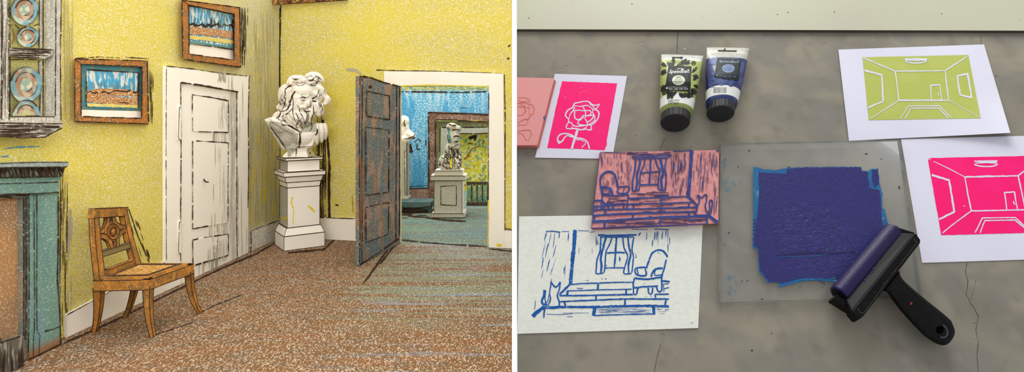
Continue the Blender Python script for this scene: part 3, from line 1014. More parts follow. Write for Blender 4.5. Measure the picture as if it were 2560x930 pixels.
plate((62, 25), 34, 38, .034, 'topmost blue rimmed plate in the grey wall cabinet')
plate((70, 92), 27, 26, .034, 'small plate just above the cabinet middle shelf')
plate((66, 212), 40, 46, .034, 'largest plate with blue rim below the cabinet middle shelf')
plate((66, 289), 34, 40, .062, 'half hidden plate standing on the cabinet bottom rail', cut=290)

# ------------------------------------------------------------------ pictures
frame_m = printed('orange brown frame', (168, 106, 52), [((124, 100, 68), [('n', (9, 9, 9), .54, .06, 1)], .7), ((214, 164, 110), [('n', (28, 28, 36), .58, .04, 2)], .85)])
teal_line = printed('teal fillet', (88, 142, 150), [((120, 150, 120), [('n', (12, 12, 12), .55, .05, 1)], .8)])
sky_m = printed('printed sky', (84, 164, 200), [((226, 226, 214), [('n', (34, 34, 12), .52, .06, 1)], .9)])
town_m = printed('printed town', (176, 116, 66), [((226, 210, 176), [('n', (26, 26, 36), .55, .04, 1)], .85)])
sand_m = printed('printed sand', (220, 196, 96), [((236, 222, 170), [('n', (26, 26, 36), .55, .04, 1)], .85)])


def picture(name, label, outer, inner, layers, strokes, hat=()):
    t = empty(name, WL.hit((outer[2][0] + outer[3][0]) / 2, max(outer[2][1], outer[3][1])))
    tag(t, label, 'picture', 'framed pictures on the left wall')
    fr = MB()
    A = [WL.hit(x, y, .004) for x, y in outer]; B = [WL.hit(x, y, .045) for x, y in outer]
    C = [WL.hit(x, y, .045) for x, y in inner]; D = [WL.hit(x, y, .012) for x, y in inner]
    fr.loops([A, B, C, D], 0, caps=False)
    h_ = WL.h(.048)
    for l_ in (outer, inner):
        fr.rib(h_, l_, 3, 1, jit=.7, closed=True)
    fr.rib(h_, [outer[0], inner[0]], 2, 1)
    fr.build('frame', [frame_m, INK], t)
    for nm, pts, m, o in layers:
        mb = MB(); slab(mb, WL, pts, o, .005)
        if nm == 'painting':
            for (l_, w, k) in strokes:
                mb.rib(WL.h(o + .004), l_, w, k, jit=.7)
            for a in hat:
                mb.hatch(WL.h(o + .003), *a)
        mb.build(nm, m if isinstance(m, list) else [m, INK], t)
    return t


def jag(x0, x1, y, amp, n):
    return [(x0 + (x1 - x0) * k / n, y + RND.uniform(-amp, amp)) for k in range(n + 1)]


picture('framed_picture', 'brown framed skyline picture with blue mat left of the white door',
        [(187, 147), (369, 152), (372, 310), (187, 304)], [(203, 160), (356, 167), (354, 296), (203, 291)],
        [('mat', [(203, 160), (356, 167), (354, 277), (203, 273)], [teal_line, INK], .014),
         ('mat', [(203, 274), (354, 278), (354, 297), (203, 292)], [white_m, INK], .016),
         ('painting', [(216, 175), (347, 183), (345, 270), (216, 266)], [sky_m, INK, town_m, sand_m, teal_line], .018)],
        [([(217, 247), (345, 254)], 23, 2), ([(217, 236), (250, 230), (330, 232), (346, 240)], 20, 2), ([(218, 262), (344, 266)], 9, 3),
         (jag(217, 346, 229, 6, 14), 4, 1), ([(217, 174), (347, 182)], 3.5, 1), ([(216, 178), (216, 266)], 3, 1), ([(347, 183), (345, 270)], 4, 1),
         ([(217, 267), (345, 271)], 3.5, 4), ([(300, 256), (322, 258)], 2, 1)],
        [((218, 344, 205, 236), 34, (1.4, 2.6), (10, 34), 4), ((218, 300, 206, 236), 16, (1.4, 2.4), (8, 26), 2)])
picture('framed_picture.001', 'brown framed picture hung above the white door',
        [(455, 0), (600, 19), (602, 168), (457, 148)], [(472, 12), (586, 35), (585, 150), (473, 135)],
        [('mat', [(472, 12), (586, 35), (585, 150), (473, 135)], [white_m, INK], .014),
         ('painting', [(474, 14), (585, 36), (584, 125), (474, 106)], [sky_m, INK, town_m, sand_m, teal_line], .018)],
        [([(474, 76), (530, 80), (584, 88)], 24, 2), ([(474, 93), (530, 98), (584, 106)], 12, 3), ([(474, 105), (530, 112), (584, 119)], 6, 4),
         ([(474, 110), (530, 116), (584, 124)], 2.5, 1), (jag(474, 584, 64, 5, 14), 5, 1), ([(474, 15), (520, 22), (585, 37)], 3, 1),
         ([(584, 38), (584, 124)], 4, 1), ([(473, 16), (473, 104)], 3, 1)],
        [((476, 582, 30, 72), 40, (1, 2), (14, 50), 0), ((476, 582, 44, 72), 22, (1.2, 2.4), (8, 30), 1), ((500, 582, 30, 120), 12, (1.0, 1.8), (20, 70), 4)])

# ------------------------------------------------------------------ chair
chair_m = printed('orange brown chair wood', (160, 108, 52), [((124, 94, 58), [('n', (9, 9, 9), .54, .06, 1)], .8), ((206, 140, 60), [('n', (14, 14, 8), .6, .05, 4)], .6), ((216, 176, 112), [('n', (36, 36, 36), .62, .03, 2)], .75)])
cane_m = printed('cane seat', (166, 116, 56), [((218, 184, 122), [('n', (28, 28, 28), .55, .03, 1)], .85)])
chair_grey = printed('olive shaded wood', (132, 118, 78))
A_, B_, C_, D_ = Vector((-2.885, 4.19, .40)), Vector((-2.872, 4.60, .40)), Vector((-2.475, 4.60, .40)), Vector((-2.555, 4.215, .40))
ch = empty('dining_chair', (-2.70, 4.40, 0))
tag(ch, 'orange brown wooden chair with pierced back and cane seat', 'chair')
TL, TR = at(232, 531, 4.19), at(309, 527, 4.56)
ir = .003


def curve(p0, p1, bend, n=8, power=2.0):
    out = []
    for i in range(n + 1):
        t = i / n
        out.append(p0.lerp(p1, t) + bend * (t ** power - t))
    return out


bx = Vector((1, 0, 0))
legs = [(A_, Vector((-2.985, 4.29, 0)), Vector((-.05, .02, 0)), (.024, .026)), (B_, Vector((-2.955, 4.585, 0)), Vector((-.05, 0, 0)), (.022, .024)),
        (D_, Vector((-2.512, 4.20, 0)), Vector((.05, -.012, 0)), (.026, .025)), (C_, Vector((-2.43, 4.675, 0)), Vector((.06, .03, 0)), (.024, .024))]
for top, foot, bend, hw in legs:
    mb = MB()
    path = curve(top + Vector((0, 0, -.05)), foot, bend, 9, 2.4)
    mb.bar(path, [hw[0] - .012 * i / 9 for i in range(10)], [hw[1] - .012 * i / 9 for i in range(10)], (1, 0, 0), 0, ir)
    mb.build('leg', [chair_m, INK], ch)
mb = MB()
for p, q in ((A_, D_), (D_, C_), (C_, B_), (B_, A_)):
    e = (q - p).normalized() * .02
    o_ = Vector((0, 0, -.035))
    mb.bar([p - e + o_, q + e + o_], .026, .036, (0, 0, 1), 0, ir)
mb.build('seat_frame', [chair_m, INK], ch)
mb = MB()
cen = (A_ + B_ + C_ + D_) / 4
q = [p + (cen - p) * .02 for p in (A_, B_, C_, D_)]
up = Vector((0, 0, 1))
mb.prism([p + up * .012 for p in q], [p - up * .012 for p in q], 0)
for f_ in (.16, .28):
    mb.tube([p + (cen - p) * f_ + up * .013 for p in q], .004, 4, 1, closed=True)
qq = [p + (cen - p) * .30 + up * .0135 for p in q]
mb.quad(qq, 2)
mb.build('seat', [chair_m, INK, cane_m], ch)
# back: posts, top rail, cross rail and pierced star
def bk(u, v, o=0.0):
    """point of the back: u across, v up"""
    a = A_.lerp(TL, v) + Vector((-.03, 0, 0)) * (v - v * v); b = B_.lerp(TR, v) + Vector((-.03, 0, 0)) * (v - v * v)
    return a.lerp(b, u) + Vector((o, 0, 0))


mb = MB()
for u in (.03, .97):
    mb.bar([bk(u, v / 8) for v in range(9)], [.030 - .001 * v for v in range(9)], .02, (1, 0, 0), 0, ir)
mb.bar([bk(-.05, .985), bk(1.05, .985)], .032, .021, (1, 0, 0), 0, ir)
mb.bar([bk(.07, .07), bk(.2, .045), bk(.8, .045), bk(.93, .08)], .030, .018, (1, 0, 0), 0, ir)
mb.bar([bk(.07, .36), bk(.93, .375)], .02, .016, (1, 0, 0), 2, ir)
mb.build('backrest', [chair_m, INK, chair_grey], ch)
mb = MB()
st = [(.5, .93), (.5, .40), (.07, .66), (.93, .68)]
for (u0, v0), (u1, v1) in (((.42, .95), (.08, .68)), ((.58, .95), (.92, .70)), ((.08, .64), (.42, .39)), ((.92, .66), (.58, .40))):
    c_ = (.5 * .72 + (u0 + u1) / 2 * .28, .67 * .72 + (v0 + v1) / 2 * .28)
    path = []
    for i in range(9):
        t = i / 8
        path.append(bk((1 - t) ** 2 * u0 + 2 * t * (1 - t) * c_[0] + t * t * u1, (1 - t) ** 2 * v0 + 2 * t * (1 - t) * c_[1] + t * t * v1))
    mb.bar(path, .017, .010, (1, 0, 0), 0, .0035)
ringp = [bk(.5 + .19 * math.cos(a), .67 + .13 * math.sin(a)) for a in [2 * math.pi * k / 20 for k in range(20)]]
mb.tube(ringp, .016, 6, 0, closed=True)
mb.tube([p + Vector((.014, 0, 0)) for p in ringp], .004, 4, 1, closed=True)
for k in range(6):
    a = 2 * math.pi * k / 6
    mb.ell(bk(.5 + .08 * math.cos(a), .67 + .055 * math.sin(a)), (.012, .02, .02), 0, seg=8, rings=6)
mb.tube([bk(.5 + .1 * math.cos(a), .67 + .07 * math.sin(a), .016) for a in [2 * math.pi * k / 12 for k in range(12)]], .004, 4, 1, closed=True)
mb.ell(bk(.5, .67, .008), (.014, .02, .02), 0, seg=8, rings=6)
mb.build('back_splat', [chair_m, INK], ch)

# ------------------------------------------------------------------ pedestal of the white bust
ped_m = printed('white pedestal plaster', PAPER, [((245, 237, 222), [('n', (3, 3, 3), .5, .2, 1)], .7)])
ang = math.radians(35)
ux, uy = Vector((math.cos(ang), math.sin(ang), 0)), Vector((-math.sin(ang), math.cos(ang), 0))
P0 = Vector((-2.546, 6.70, 0)); W0, Dp = .455, .40
PC = P0 + ux * W0 / 2 + uy * Dp / 2
k1 = 6.70 / F
zz = lambda y: EYE - (y - CY) * k1


def level(m_, z0, z1, s0, s1, mat=0, ink=.006):
    def ringz(z, s):
        return [PC + ux * sx * W0 / 2 * s + uy * sy * Dp / 2 * s + Vector((0, 0, z)) for sx, sy in ((-1, -1), (1, -1), (1, 1), (-1, 1))]
    a, b = ringz(z0, s0), ringz(z1, s1)
    n0 = len(m_.f)
    m_.loops([a, b], mat)
    m_.m[n0 + 3] = 2                      # left side coloured grey for shade
    for r_ in (a, b):
        m_.tube(r_, ink * .8, 4, 1, closed=True)
    for i in range(4):
        m_.tube([a[i], b[i]], ink * .5, 4, 1)


pd = empty('bust_pedestal', (PC.x, PC.y, 0)); tag(pd, 'tall white stone pedestal in the room corner carrying the white bust', 'pedestal')
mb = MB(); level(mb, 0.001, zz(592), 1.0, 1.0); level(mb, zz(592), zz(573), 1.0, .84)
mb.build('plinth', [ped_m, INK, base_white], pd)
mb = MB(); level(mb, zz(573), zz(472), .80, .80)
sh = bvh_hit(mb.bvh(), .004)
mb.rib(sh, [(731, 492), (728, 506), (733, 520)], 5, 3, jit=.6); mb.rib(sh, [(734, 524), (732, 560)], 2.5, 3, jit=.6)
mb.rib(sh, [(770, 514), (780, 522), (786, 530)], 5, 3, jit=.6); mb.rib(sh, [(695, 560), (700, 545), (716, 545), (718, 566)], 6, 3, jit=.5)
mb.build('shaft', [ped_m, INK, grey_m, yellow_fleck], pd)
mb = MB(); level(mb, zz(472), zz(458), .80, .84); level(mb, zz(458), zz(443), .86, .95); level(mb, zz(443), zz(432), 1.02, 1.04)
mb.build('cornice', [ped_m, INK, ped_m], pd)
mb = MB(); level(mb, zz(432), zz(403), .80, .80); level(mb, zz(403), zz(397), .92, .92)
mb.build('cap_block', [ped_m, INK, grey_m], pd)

# ------------------------------------------------------------------ white bust
BYd = 6.93; kb = BYd / F


def bpt(x, y, d=0.0):
    p = at(x, y, BYd); return Vector((p.x, p.y - d * kb, p.z))


def E(m_, x, y, d, rx, ry, rd, rot=0.0):
    R = Matrix.Rotation(-rot, 3, 'Y')
    m_.ell(bpt(x, y, d), (rx * kb, rd * kb, ry * kb), 0, R)


def curl(m_, pts, r, d=None):
    path = [bpt(*p) for p in pts]; n = len(path)
    sm = []
    for i in range(n - 1):
        for j in range(4):
            t = j / 4
            p0, p1, p2, p3 = path[max(i - 1, 0)], path[i], path[i + 1], path[min(i + 2, n - 1)]
            sm.append(.5 * ((2 * p1) + (p2 - p0) * t + (2 * p0 - 5 * p1 + 4 * p2 - p3) * t * t + (3 * p1 - p0 - 3 * p2 + p3) * t ** 3))
    sm.append(path[-1]); m = len(sm)
    rr = [r * kb * (1 - .55 * abs(2 * i / (m - 1) - .8) ** 2) for i in range(m)]
    m_.tube(sm, [max(.004, x) for x in rr], 8, 0)


top_ped = zz(397) + .007
# torso cut like an antique herm
body = MB()
front = [(671, 298), (684, 293), (702, 300), (722, 308), (748, 312), (782, 308), (794, 312), (796, 340), (790, 362), (781, 368), (740, 370), (717, 374), (695, 340)]
body.prism([bpt(x, y, 26) for x, y in front], [bpt(x, y, -22) for x, y in front])
E(body, 712, 318, 6, 40, 20, 34, -.5); E(body, 765, 335, 14, 34, 30, 26); E(body, 792, 326, 4, 16, 20, 24)
for x0_, x1_, y1_, d_ in ((788, 786, 362, 22), (796, 797, 360, 18), (804, 806, 357, 8), (809, 812, 350, -2)):
    curl(body, [(x0_, 308, d_), ((x0_ + x1_) / 2 + 2, 330, d_ + 2), (x1_, y1_, d_ - 4)], 8)
E(body, 728, 340, 14, 24, 30, 22, -.3)
curl(body, [(690, 296, 30), (715, 310, 36), (738, 324, 36), (752, 334, 34)], 8)          # drapery roll
# neck and head
E(body, 752, 300, 6, 27, 28, 26)
E(body, 760, 252, 14, 32, 42, 36)
E(body, 765, 228, 20, 29, 24, 30)
E(body, 766, 244, 42, 22, 5, 9, .15)      # brow
E(body, 770, 257, 44, 4.5, 16, 12, -.25); E(body, 773, 268, 50, 6.5, 4.5, 9); E(body, 766, 270, 46, 4, 3.5, 6); E(body, 778, 269, 46, 4, 3.5, 6)
E(body, 748, 262, 38, 11, 10, 10); E(body, 784, 258, 34, 8, 10, 12)      # cheeks
E(body, 769, 281, 46, 9, 3, 6)            # lip
E(body, 764, 296, 30, 24, 24, 22)         # beard mass
for pts, r in (([(748, 264, 44), (744, 278, 46), (752, 296, 46), (760, 313, 40)], 6), ([(757, 276, 50), (752, 288, 52), (760, 300, 48), (758, 316, 42)], 6),
               ([(766, 280, 52), (770, 294, 52), (764, 306, 48), (768, 318, 40)], 6), ([(776, 276, 48), (781, 290, 46), (776, 304, 44), (780, 314, 36)], 6),
               ([(740, 270, 36), (734, 286, 38), (742, 300, 38), (748, 310, 34)], 6), ([(786, 270, 36), (788, 286, 36), (784, 300, 34), (790, 310, 30)], 6),
               ([(732, 270, 26), (728, 290, 30), (736, 306, 30), (746, 318, 28)], 6),
               # hair, left side
               ([(742, 222, 30), (728, 230, 30), (724, 250, 26), (730, 268, 24)], 9), ([(734, 212, 22), (716, 222, 20), (712, 246, 18), (720, 262, 16), (708, 276, 16)], 9),
               ([(730, 262, 20), (720, 278, 22), (704, 284, 20), (694, 298, 20)], 9), ([(722, 270, 10), (706, 272, 8), (698, 268, 6), (704, 258, 6)], 6),
               ([(726, 284, 26), (714, 296, 28), (702, 300, 26)], 7), ([(712, 232, 4), (706, 250, 2), (708, 268, 0)], 8),
               # hair, top
               ([(738, 214, 34), (744, 198, 32), (758, 192, 30)], 10), ([(752, 206, 42), (762, 196, 38), (776, 198, 34)], 9), ([(770, 206, 44), (782, 198, 36), (796, 202, 28)], 9),
               ([(776, 190, 24), (790, 186, 20), (802, 194, 14), (806, 208, 12)], 8), ([(780, 210, 38), (790, 206, 32), (794, 196, 26), (786, 190, 24)], 6),
               # hair, right side
               ([(794, 214, 26), (806, 222, 20), (812, 238, 14), (818, 246, 10)], 9), ([(796, 230, 28), (804, 244, 24), (800, 258, 22)], 8), ([(812, 236, 12), (820, 246, 10), (818, 258, 10), (806, 262, 14)], 8),
               ([(796, 258, 28), (806, 268, 24), (806, 284, 20), (796, 290, 20)], 9), ([(790, 264, 32), (792, 276, 30), (788, 286, 30)], 6)):
    curl(body, pts, r * .8)
    for s_ in (-1, 1):
        curl(body, [(x + s_ * r * .75 + RND.uniform(-1.5, 1.5), y + RND.uniform(-2, 2), d - 2 + RND.uniform(-2, 2)) for x, y, d in pts], r * .5)
E(body, 768, 232, 0, 44, 36, 30); E(body, 800, 272, 14, 13, 19, 14); E(body, 722, 262, 4, 14, 40, 18)
skin = remesh(body, .0050, 3)
bust = empty('marble_bust', (PC.x, PC.y, top_ped)); tag(bust, 'white bearded man bust with long curls on the corner pedestal', 'bust')
hb = bvh_hit(skin.bvh(), .008)
bust_ink = [
    ([(752, 240), (758, 236), (768, 238)], 3, 3), ([(751, 246), (757, 242), (764, 245)], 3.6, 1), ([(752, 250), (763, 251)], 2, 1), ([(780, 247), (788, 243), (793, 240)], 3.5, 1), ([(781, 252), (791, 254)], 3.4, 1),
    ([(764, 268), (769, 268), (775, 266)], 4.5, 3), ([(775, 250), (777, 258), (776, 268)], 5, 3), ([(759, 276), (768, 279), (776, 278)], 3.6, 1),  # grey strokes here draw the nose shadow
    ([(742, 262), (748, 272), (750, 282), (757, 292), (763, 312)], 2.4, 1), ([(762, 278), (768, 286), (766, 300), (763, 312)], 2.4, 1),
    ([(770, 278), (771, 290), (769, 306)], 2.4, 1), ([(783, 262), (784, 280), (779, 298), (778, 310)], 2.6, 1), ([(740, 282), (745, 294), (754, 306)], 2.4, 1),
    ([(731, 240), (733, 258), (732, 280), (737, 300), (745, 310)], 2.6, 1), ([(738, 228), (730, 240), (724, 262), (716, 276)], 4, 1),
    ([(712, 226), (714, 246), (710, 264), (704, 276)], 2.6, 1), ([(712, 224), (722, 216), (731, 212)], 3.6, 1), ([(730, 272), (718, 284), (704, 292)], 3, 1),
    ([(698, 278), (712, 277), (722, 270)], 2.6, 1), ([(700, 262), (706, 258), (712, 262)], 3.4, 1), ([(690, 297), (698, 290), (702, 280)], 2.6, 1),
    ([(776, 212), (786, 214), (793, 208), (792, 198)], 2.4, 1), ([(772, 200), (780, 202), (784, 196)], 3, 1), ([(788, 190), (797, 193), (802, 200)], 4, 1),
    ([(804, 208), (810, 216), (812, 232)], 3.2, 1), ([(780, 246), (792, 238), (798, 224)], 3, 1), ([(796, 256), (800, 266), (804, 262)], 2.4, 1),
    ([(784, 272), (786, 286), (796, 292)], 3, 1), ([(782, 300), (786, 308), (790, 302)], 3, 1), ([(704, 312), (722, 314), (740, 324), (754, 332)], 4, 1),
    ([(676, 318), (700, 350), (716, 374)], 3.5, 1), ([(716, 374), (738, 372)], 3.5, 1), ([(749, 332), (750, 350), (747, 370)], 6, 1), ([(793, 322), (793, 332), (788, 338)], 5, 1),
    ([(740, 368), (760, 367), (776, 366)], 2, 1)]
for pts, w, k in bust_ink:
    skin.rib(hb, pts, w * .8, 1 if k == 1 else 2, jit=.5, step=3, sm=True)
for (x0_, y0_, x1_, y1_, n_) in ((700, 225, 730, 300, 13), (738, 284, 788, 312, 9), (722, 190, 800, 214, 9), (794, 210, 818, 290, 11)):
    for _ in range(n_):
        x, y = RND.uniform(x0_, x1_), RND.uniform(y0_, y1_)
        s_ = (-1 if x < 762 else 1) * RND.uniform(3, 6); l_ = RND.uniform(10, 22)
        q_ = [(x, y), (x + s_, y + l_ * .35), (x + s_ * .6, y + l_ * .7), (x - s_ * .5, y + l_)] if y0_ > 200 else [(x, y), (x + l_ * .4, y - s_), (x + l_, y - s_ * .4)]
        skin.rib(hb, q_, RND.uniform(1.0, 2.0), 1, jit=.6, step=3, sm=True, taper=.6)
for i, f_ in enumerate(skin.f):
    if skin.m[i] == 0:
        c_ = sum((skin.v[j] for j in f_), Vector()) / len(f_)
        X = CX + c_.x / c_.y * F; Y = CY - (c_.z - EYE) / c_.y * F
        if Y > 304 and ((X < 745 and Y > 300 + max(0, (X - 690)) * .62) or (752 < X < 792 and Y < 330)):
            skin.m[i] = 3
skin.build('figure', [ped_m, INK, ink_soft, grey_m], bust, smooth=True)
soc = MB()
sp = [PC + Vector((0, 0, top_ped + .001))]
def soc_ring(y, wl, wr, dep):
    return [bpt(wl, y, dep), bpt(wr, y, dep), bpt(wr, y, -dep), bpt(wl, y, -dep)]
yb = CY - (top_ped + .002 - EYE) / BYd * F
soc.loops([soc_ring(yb, 716, 778, 26), soc_ring(yb - 5, 718, 777, 25), soc_ring(yb - 14, 726, 773, 20), soc_ring(366, 724, 776, 20)], 0)
hs = bvh_hit(soc.bvh(), .004)
soc.rib(hs, [(741, 370), (741, 385), (743, 393), (752, 394), (758, 390), (764, 394), (773, 392), (776, 380)], 2.6, 1)
soc.rib(hs, [(718, 392), (745, 393), (776, 392)], 3, 1)
soc.hatch(hs, (718, 740, 370, 394), 24, (2, 3.4), (8, 20), 2)
soc.build('socle', [ped_m, INK, ink_soft], bust)

# ------------------------------------------------------------------ grey bust in the blue room
Yg = 8.73; kg = Yg / F
gp = empty('bust_pedestal.001', at(1122, CY + EYE * F / Yg, Yg + .2)); tag(gp, 'grey speckled pedestal with square panel in the blue room', 'pedestal')
GPp = Plane((0, Yg, 0), (0, -1, 0))
fl_g = CY + EYE * F / Yg


def gbox(name, x0, x1, y0, y1, front, dep, mats=None, lines=()):
    m_ = MB(); fr = bbox_px(m_, GPp, x0, x1, y0, y1, front, front - dep, 0, 2)
    m_.tube(fr, .005, 4, 1, closed=True)
    for l_ in lines: m_.rib(GPp.h(front + .004), l_, 2, 1, jit=.6)
    m_.build(name, mats or [grey_m, INK, white_m], gp)


gbox('plinth', 1079, 1161, 534, fl_g - .5, .03, .42)
gbox('shaft', 1085, 1155, 452, 533.7, 0, .36, lines=[[(1101, 466), (1141, 464)], [(1102, 468), (1102, 512)], [(1141, 466), (1141, 513)], [(1102, 512), (1141, 514)]])
gbox('cornice', 1076, 1163, 440, 451.7, .04, .44)
gbox('cap_block', 1086, 1156, 427, 439.7, 0, .36)
gb = MB()


def G(x, y, d=0.0):
    p = at(x, y, Yg + .17); return Vector((p.x, p.y - d * kg, p.z))


def GE(x, y, d, rx, ry, rd):
    gb.ell(G(x, y, d), (rx * kg, rd * kg, ry * kg), 0, None, 14, 9)


GE(1133, 340, 0, 17, 22, 17); GE(1137, 347, 8, 12, 18, 12); GE(1130, 318, 2, 15, 12, 14); GE(1146, 322, 6, 9, 9, 8)
GE(1138, 366, 8, 13, 18, 11); GE(1140, 352, 17, 3, 6, 5); GE(1128, 376, 0, 17, 24, 15)
GE(1112, 404, 0, 17, 18, 14); GE(1143, 400, 2, 14, 26, 13); GE(1126, 412, 0, 30, 16, 12); GE(1103, 408, 2, 8, 14, 10)
gb.prism([G(x, 428.5, 8) for x in (1102, 1150)] + [G(x, 405, 8) for x in (1150, 1102)], [G(x, 428.5, -12) for x in (1102, 1150)] + [G(x, 405, -12) for x in (1150, 1102)])
zmin = at(1120, 427, Yg).z
gs = remesh(gb, .011, 2)
for v in gs.v:
    v.z = max(v.z, zmin + .002)
hg = bvh_hit(gs.bvh(), .008)
for pts, w in (([(1131, 326), (1140, 324), (1150, 326)], 3), ([(1133, 342), (1141, 340), (1148, 342)], 4), ([(1136, 353), (1142, 355), (1147, 351)], 4), ([(1120, 318), (1119, 340), (1122, 358)], 2.5),
               ([(1122, 310), (1132, 314), (1146, 312)], 3.5), ([(1136, 366), (1146, 360)], 3), ([(1128, 372), (1136, 384), (1130, 398)], 3), ([(1146, 372), (1144, 392), (1138, 410)], 3), ([(1152, 372), (1152, 400)], 3)):
    gs.rib(hg, pts, w, 1, jit=.5, step=3, sm=True)
for k in range(90):
    x, y = RND.uniform(1094, 1152), RND.uniform(362, 424)
    gs.rib(hg, [(x, y), (x + RND.uniform(-4, 4), y + RND.uniform(3, 9)), (x + RND.uniform(2, 9), y + RND.uniform(5, 12))], RND.uniform(1.2, 2.2), 1, jit=.5, step=3, sm=True)
gs.rib(hg, [(1129, 396), (1126, 410), (1130, 424)], 5, 2, step=4); gs.rib(hg, [(1156, 340), (1155, 360), (1153, 380)], 4, 2, step=4)
gs.rib(hg, [(1122, 322), (1122, 340), (1126, 356)], 5, 3, step=4, jit=.5)
for k in range(10):
    x, y = RND.uniform(1138, 1148), RND.uniform(386, 412)
    gs.rib(hg, [(x, y), (x + 4, y + 8)], 3.5, 4, jit=.5, step=4)
o = gs.build('marble_bust.001', [grey_m, INK, yellow_fleck, teal_line, white_m], smooth=True, loc=(at(1125, 427, Yg).x, Yg + .17, zmin))
tag(o, 'grey hatched bust on the panelled pedestal in the blue room', 'bust')

# ------------------------------------------------------------------ white statue half hidden by the open door
Ys = 9.3; ks = Ys / F
SPp = Plane((0, Ys, 0), (0, -1, 0))
fl_s = 500.0
sp_ = empty('statue_pedestal', at(995, fl_s, Ys + .12)); tag(sp_, 'narrow grey and white pedestal half hidden by the open door', 'pedestal')
mb = MB(); fr = bbox_px(mb, SPp, 984, 1018, 356, 493, 0, -.2, 0, 0)
mb.rib(SPp.h(.004), [(1017, 357), (1017, 490)], 3, 1); mb.rib(SPp.h(.005), [(1012, 376), (1013, 490)], 2, 1)
mb.decal(SPp.h(.003), [(1013, 380), (1018, 380), (1018, 492), (1013, 492)], 1, 3, 2)
mb.build('shaft', [grey_m, INK, white_m], sp_)
mb = MB(); bbox_px(mb, SPp, 981, 1021, 493.3, fl_s - .8, .03, -.24, 0, 0); mb.build('plinth', [grey_m, INK], sp_)
sb_ = MB()


def S(x, y, d=0.0):
    p = at(x + 9, y, Ys + .10); return Vector((p.x, p.y - d * ks, p.z))


def SE(x, y, d, rx, ry, rd):
    sb_.ell(S(x, y, d), (rx * ks, rd * ks, ry * ks), 0, None, 14, 9)


SE(1002, 303, 0, 13, 15, 12); SE(990, 306, 0, 15, 18, 14); SE(1006, 318, 0, 9, 14, 9); SE(1012, 336, 0, 12, 13, 11); SE(1022, 340, 2, 9, 9, 9)
SE(1002, 346, 0, 18, 10, 14); SE(990, 330, 0, 16, 24, 14)
sb_.prism([S(x, y, 10) for x, y in ((980, 355.5), (1008, 355.5), (1014, 346), (980, 340))], [S(x, y, -10) for x, y in ((980, 355.5), (1008, 355.5), (1014, 346), (980, 340))])
zs = at(1000, 356, Ys).z
st_ = remesh(sb_, .012, 2)
for v in st_.v:
    v.z = max(v.z, zs + .002)
hst = bvh_hit(st_.bvh(), .008)
for pts, w in (([(1017, 291), (1024, 298), (1023, 312), (1029, 328), (1038, 340), (1027, 350), (1011, 356)], 3.5), ([(1012, 300), (1010, 310), (1014, 316)], 3), ([(1012, 346), (1023, 346), (1035, 340)], 3)):
    st_.rib(hst, pts, w, 1, jit=.5, step=3, sm=True)
o = st_.build('statue', [white_m, INK], smooth=True, loc=(at(1000, 356, Ys).x, Ys + .1, zs))
tag(o, 'white statue peeping out behind the grey blue open door', 'statue')

LEFT_INK = False
# =====================================================================  RIGHT: the sloping concrete work table
TP = Plane(at(1926, 465, .80), (-.006, -.8155, .579))
Th = lambda o=0.0: TP.h(o)


def table_mat(name, base, layers, rough, spec, bump=None):
    return printed(name, base, layers, gain=GR, rough=rough, spec=spec, bump=bump)


conc = table_mat('worn concrete', (137, 132, 119), [
    ((149, 142, 126), [('n', (7, 7, 7), .5, .16, 1)], .8),
    ((118, 114, 103), [('n', (11, 11, 11), .57, .10, 2)], .7),
    ((124, 122, 116), [('n', (16, 16, 16), .55, .08, 6)], .6),
    ((158, 150, 134), [('n', (26, 26, 30), .62, .12, 3)], .4),
    ((108, 102, 92), [('n', (40, 40, 40), .64, .12, 4)], .35),
    ((150, 140, 120), [('z', 'Z', 1.34, 1.22), ('n', (9, 9, 9), .46, .12, 8)], .5),
    ((172, 164, 148), [('n', (170, 170, 170), .75, .04, 5)], .35)], .72, .25, ((90, 90, 90), .25, .0008))
crack = table_mat('dark crack tone', (84, 77, 67), [], 1, 0)  # dark tone of cracks, pits and the board edge
speck_m = table_mat('pale fleck', (186, 178, 160), [], .9, .1)
stain = table_mat('blue ink stain', (104, 118, 122), [], .7, .2)
mb = MB()
def tpt(x, py, off=0.0):
    """point of the table in photo row py at world x"""
    p = TP.hit(1290, py, off); return Vector((x, p.y - (TP.n.x / TP.n.y) * (x - p.x), p.z))
X0 = .0064
fr = [tpt(X0, -330), tpt(1.5, -330), tpt(1.2, 1010), tpt(X0, 1010)]
mb.prism(fr, [p - TP.n * .05 for p in fr])
h_ = Th(.0001)
for l_, w in (([(1695, 80), (1693, 110), (1692, 135)], 1.6), ([(1652, 370), (1660, 352), (1668, 344)], 1.4), ([(1652, 860), (1640, 905), (1636, 930)], 1.6), ([(1650, 832), (1662, 838)], 1),
              ([(2418, 656), (2413, 680), (2420, 702), (2415, 735), (2424, 752), (2438, 775), (2446, 790), (2440, 826), (2446, 855), (2442, 890), (2447, 935)], 2.2),
              ([(2426, 752), (2434, 726), (2440, 700)], 1.2), ([(2440, 808), (2432, 808)], 1.2), ([(2452, 90), (2453, 130)], 1.4), ([(1656, 380), (1648, 366)], 1)):
    mb.rib(h_, l_, w * .75, 1, jit=.6, wob=2.5, step=6)
for x, y, r in ((1880, 876, 3.2), (1929, 833, 2), (1416, 164, 1.6), (1590, 338, 1.4), (2490, 190, 1.6), (2060, 107, 1.4), (2160, 926, 1.4), (1298, 412, 1.6), (1885, 907, 1)):
    mb.disc(h_, (x, y), r, r * .9, 1, 9, jit=.25)
for x, y, r in ((1712, 122, 3.2), (1604, 110, 2), (1605, 800, 1.4), (1908, 851, 1.4), (2228, 905, 1.6), (1510, 168, 1.2), (2180, 100, 2), (2348, 103, 2), (2437, 842, 1.8)):
    mb.disc(h_, (x, y), r, r * .6, 2, 9, jit=.4)
mb.disc(h_, (1316, 383), 5, 1.8, 3, 10, jit=.3)
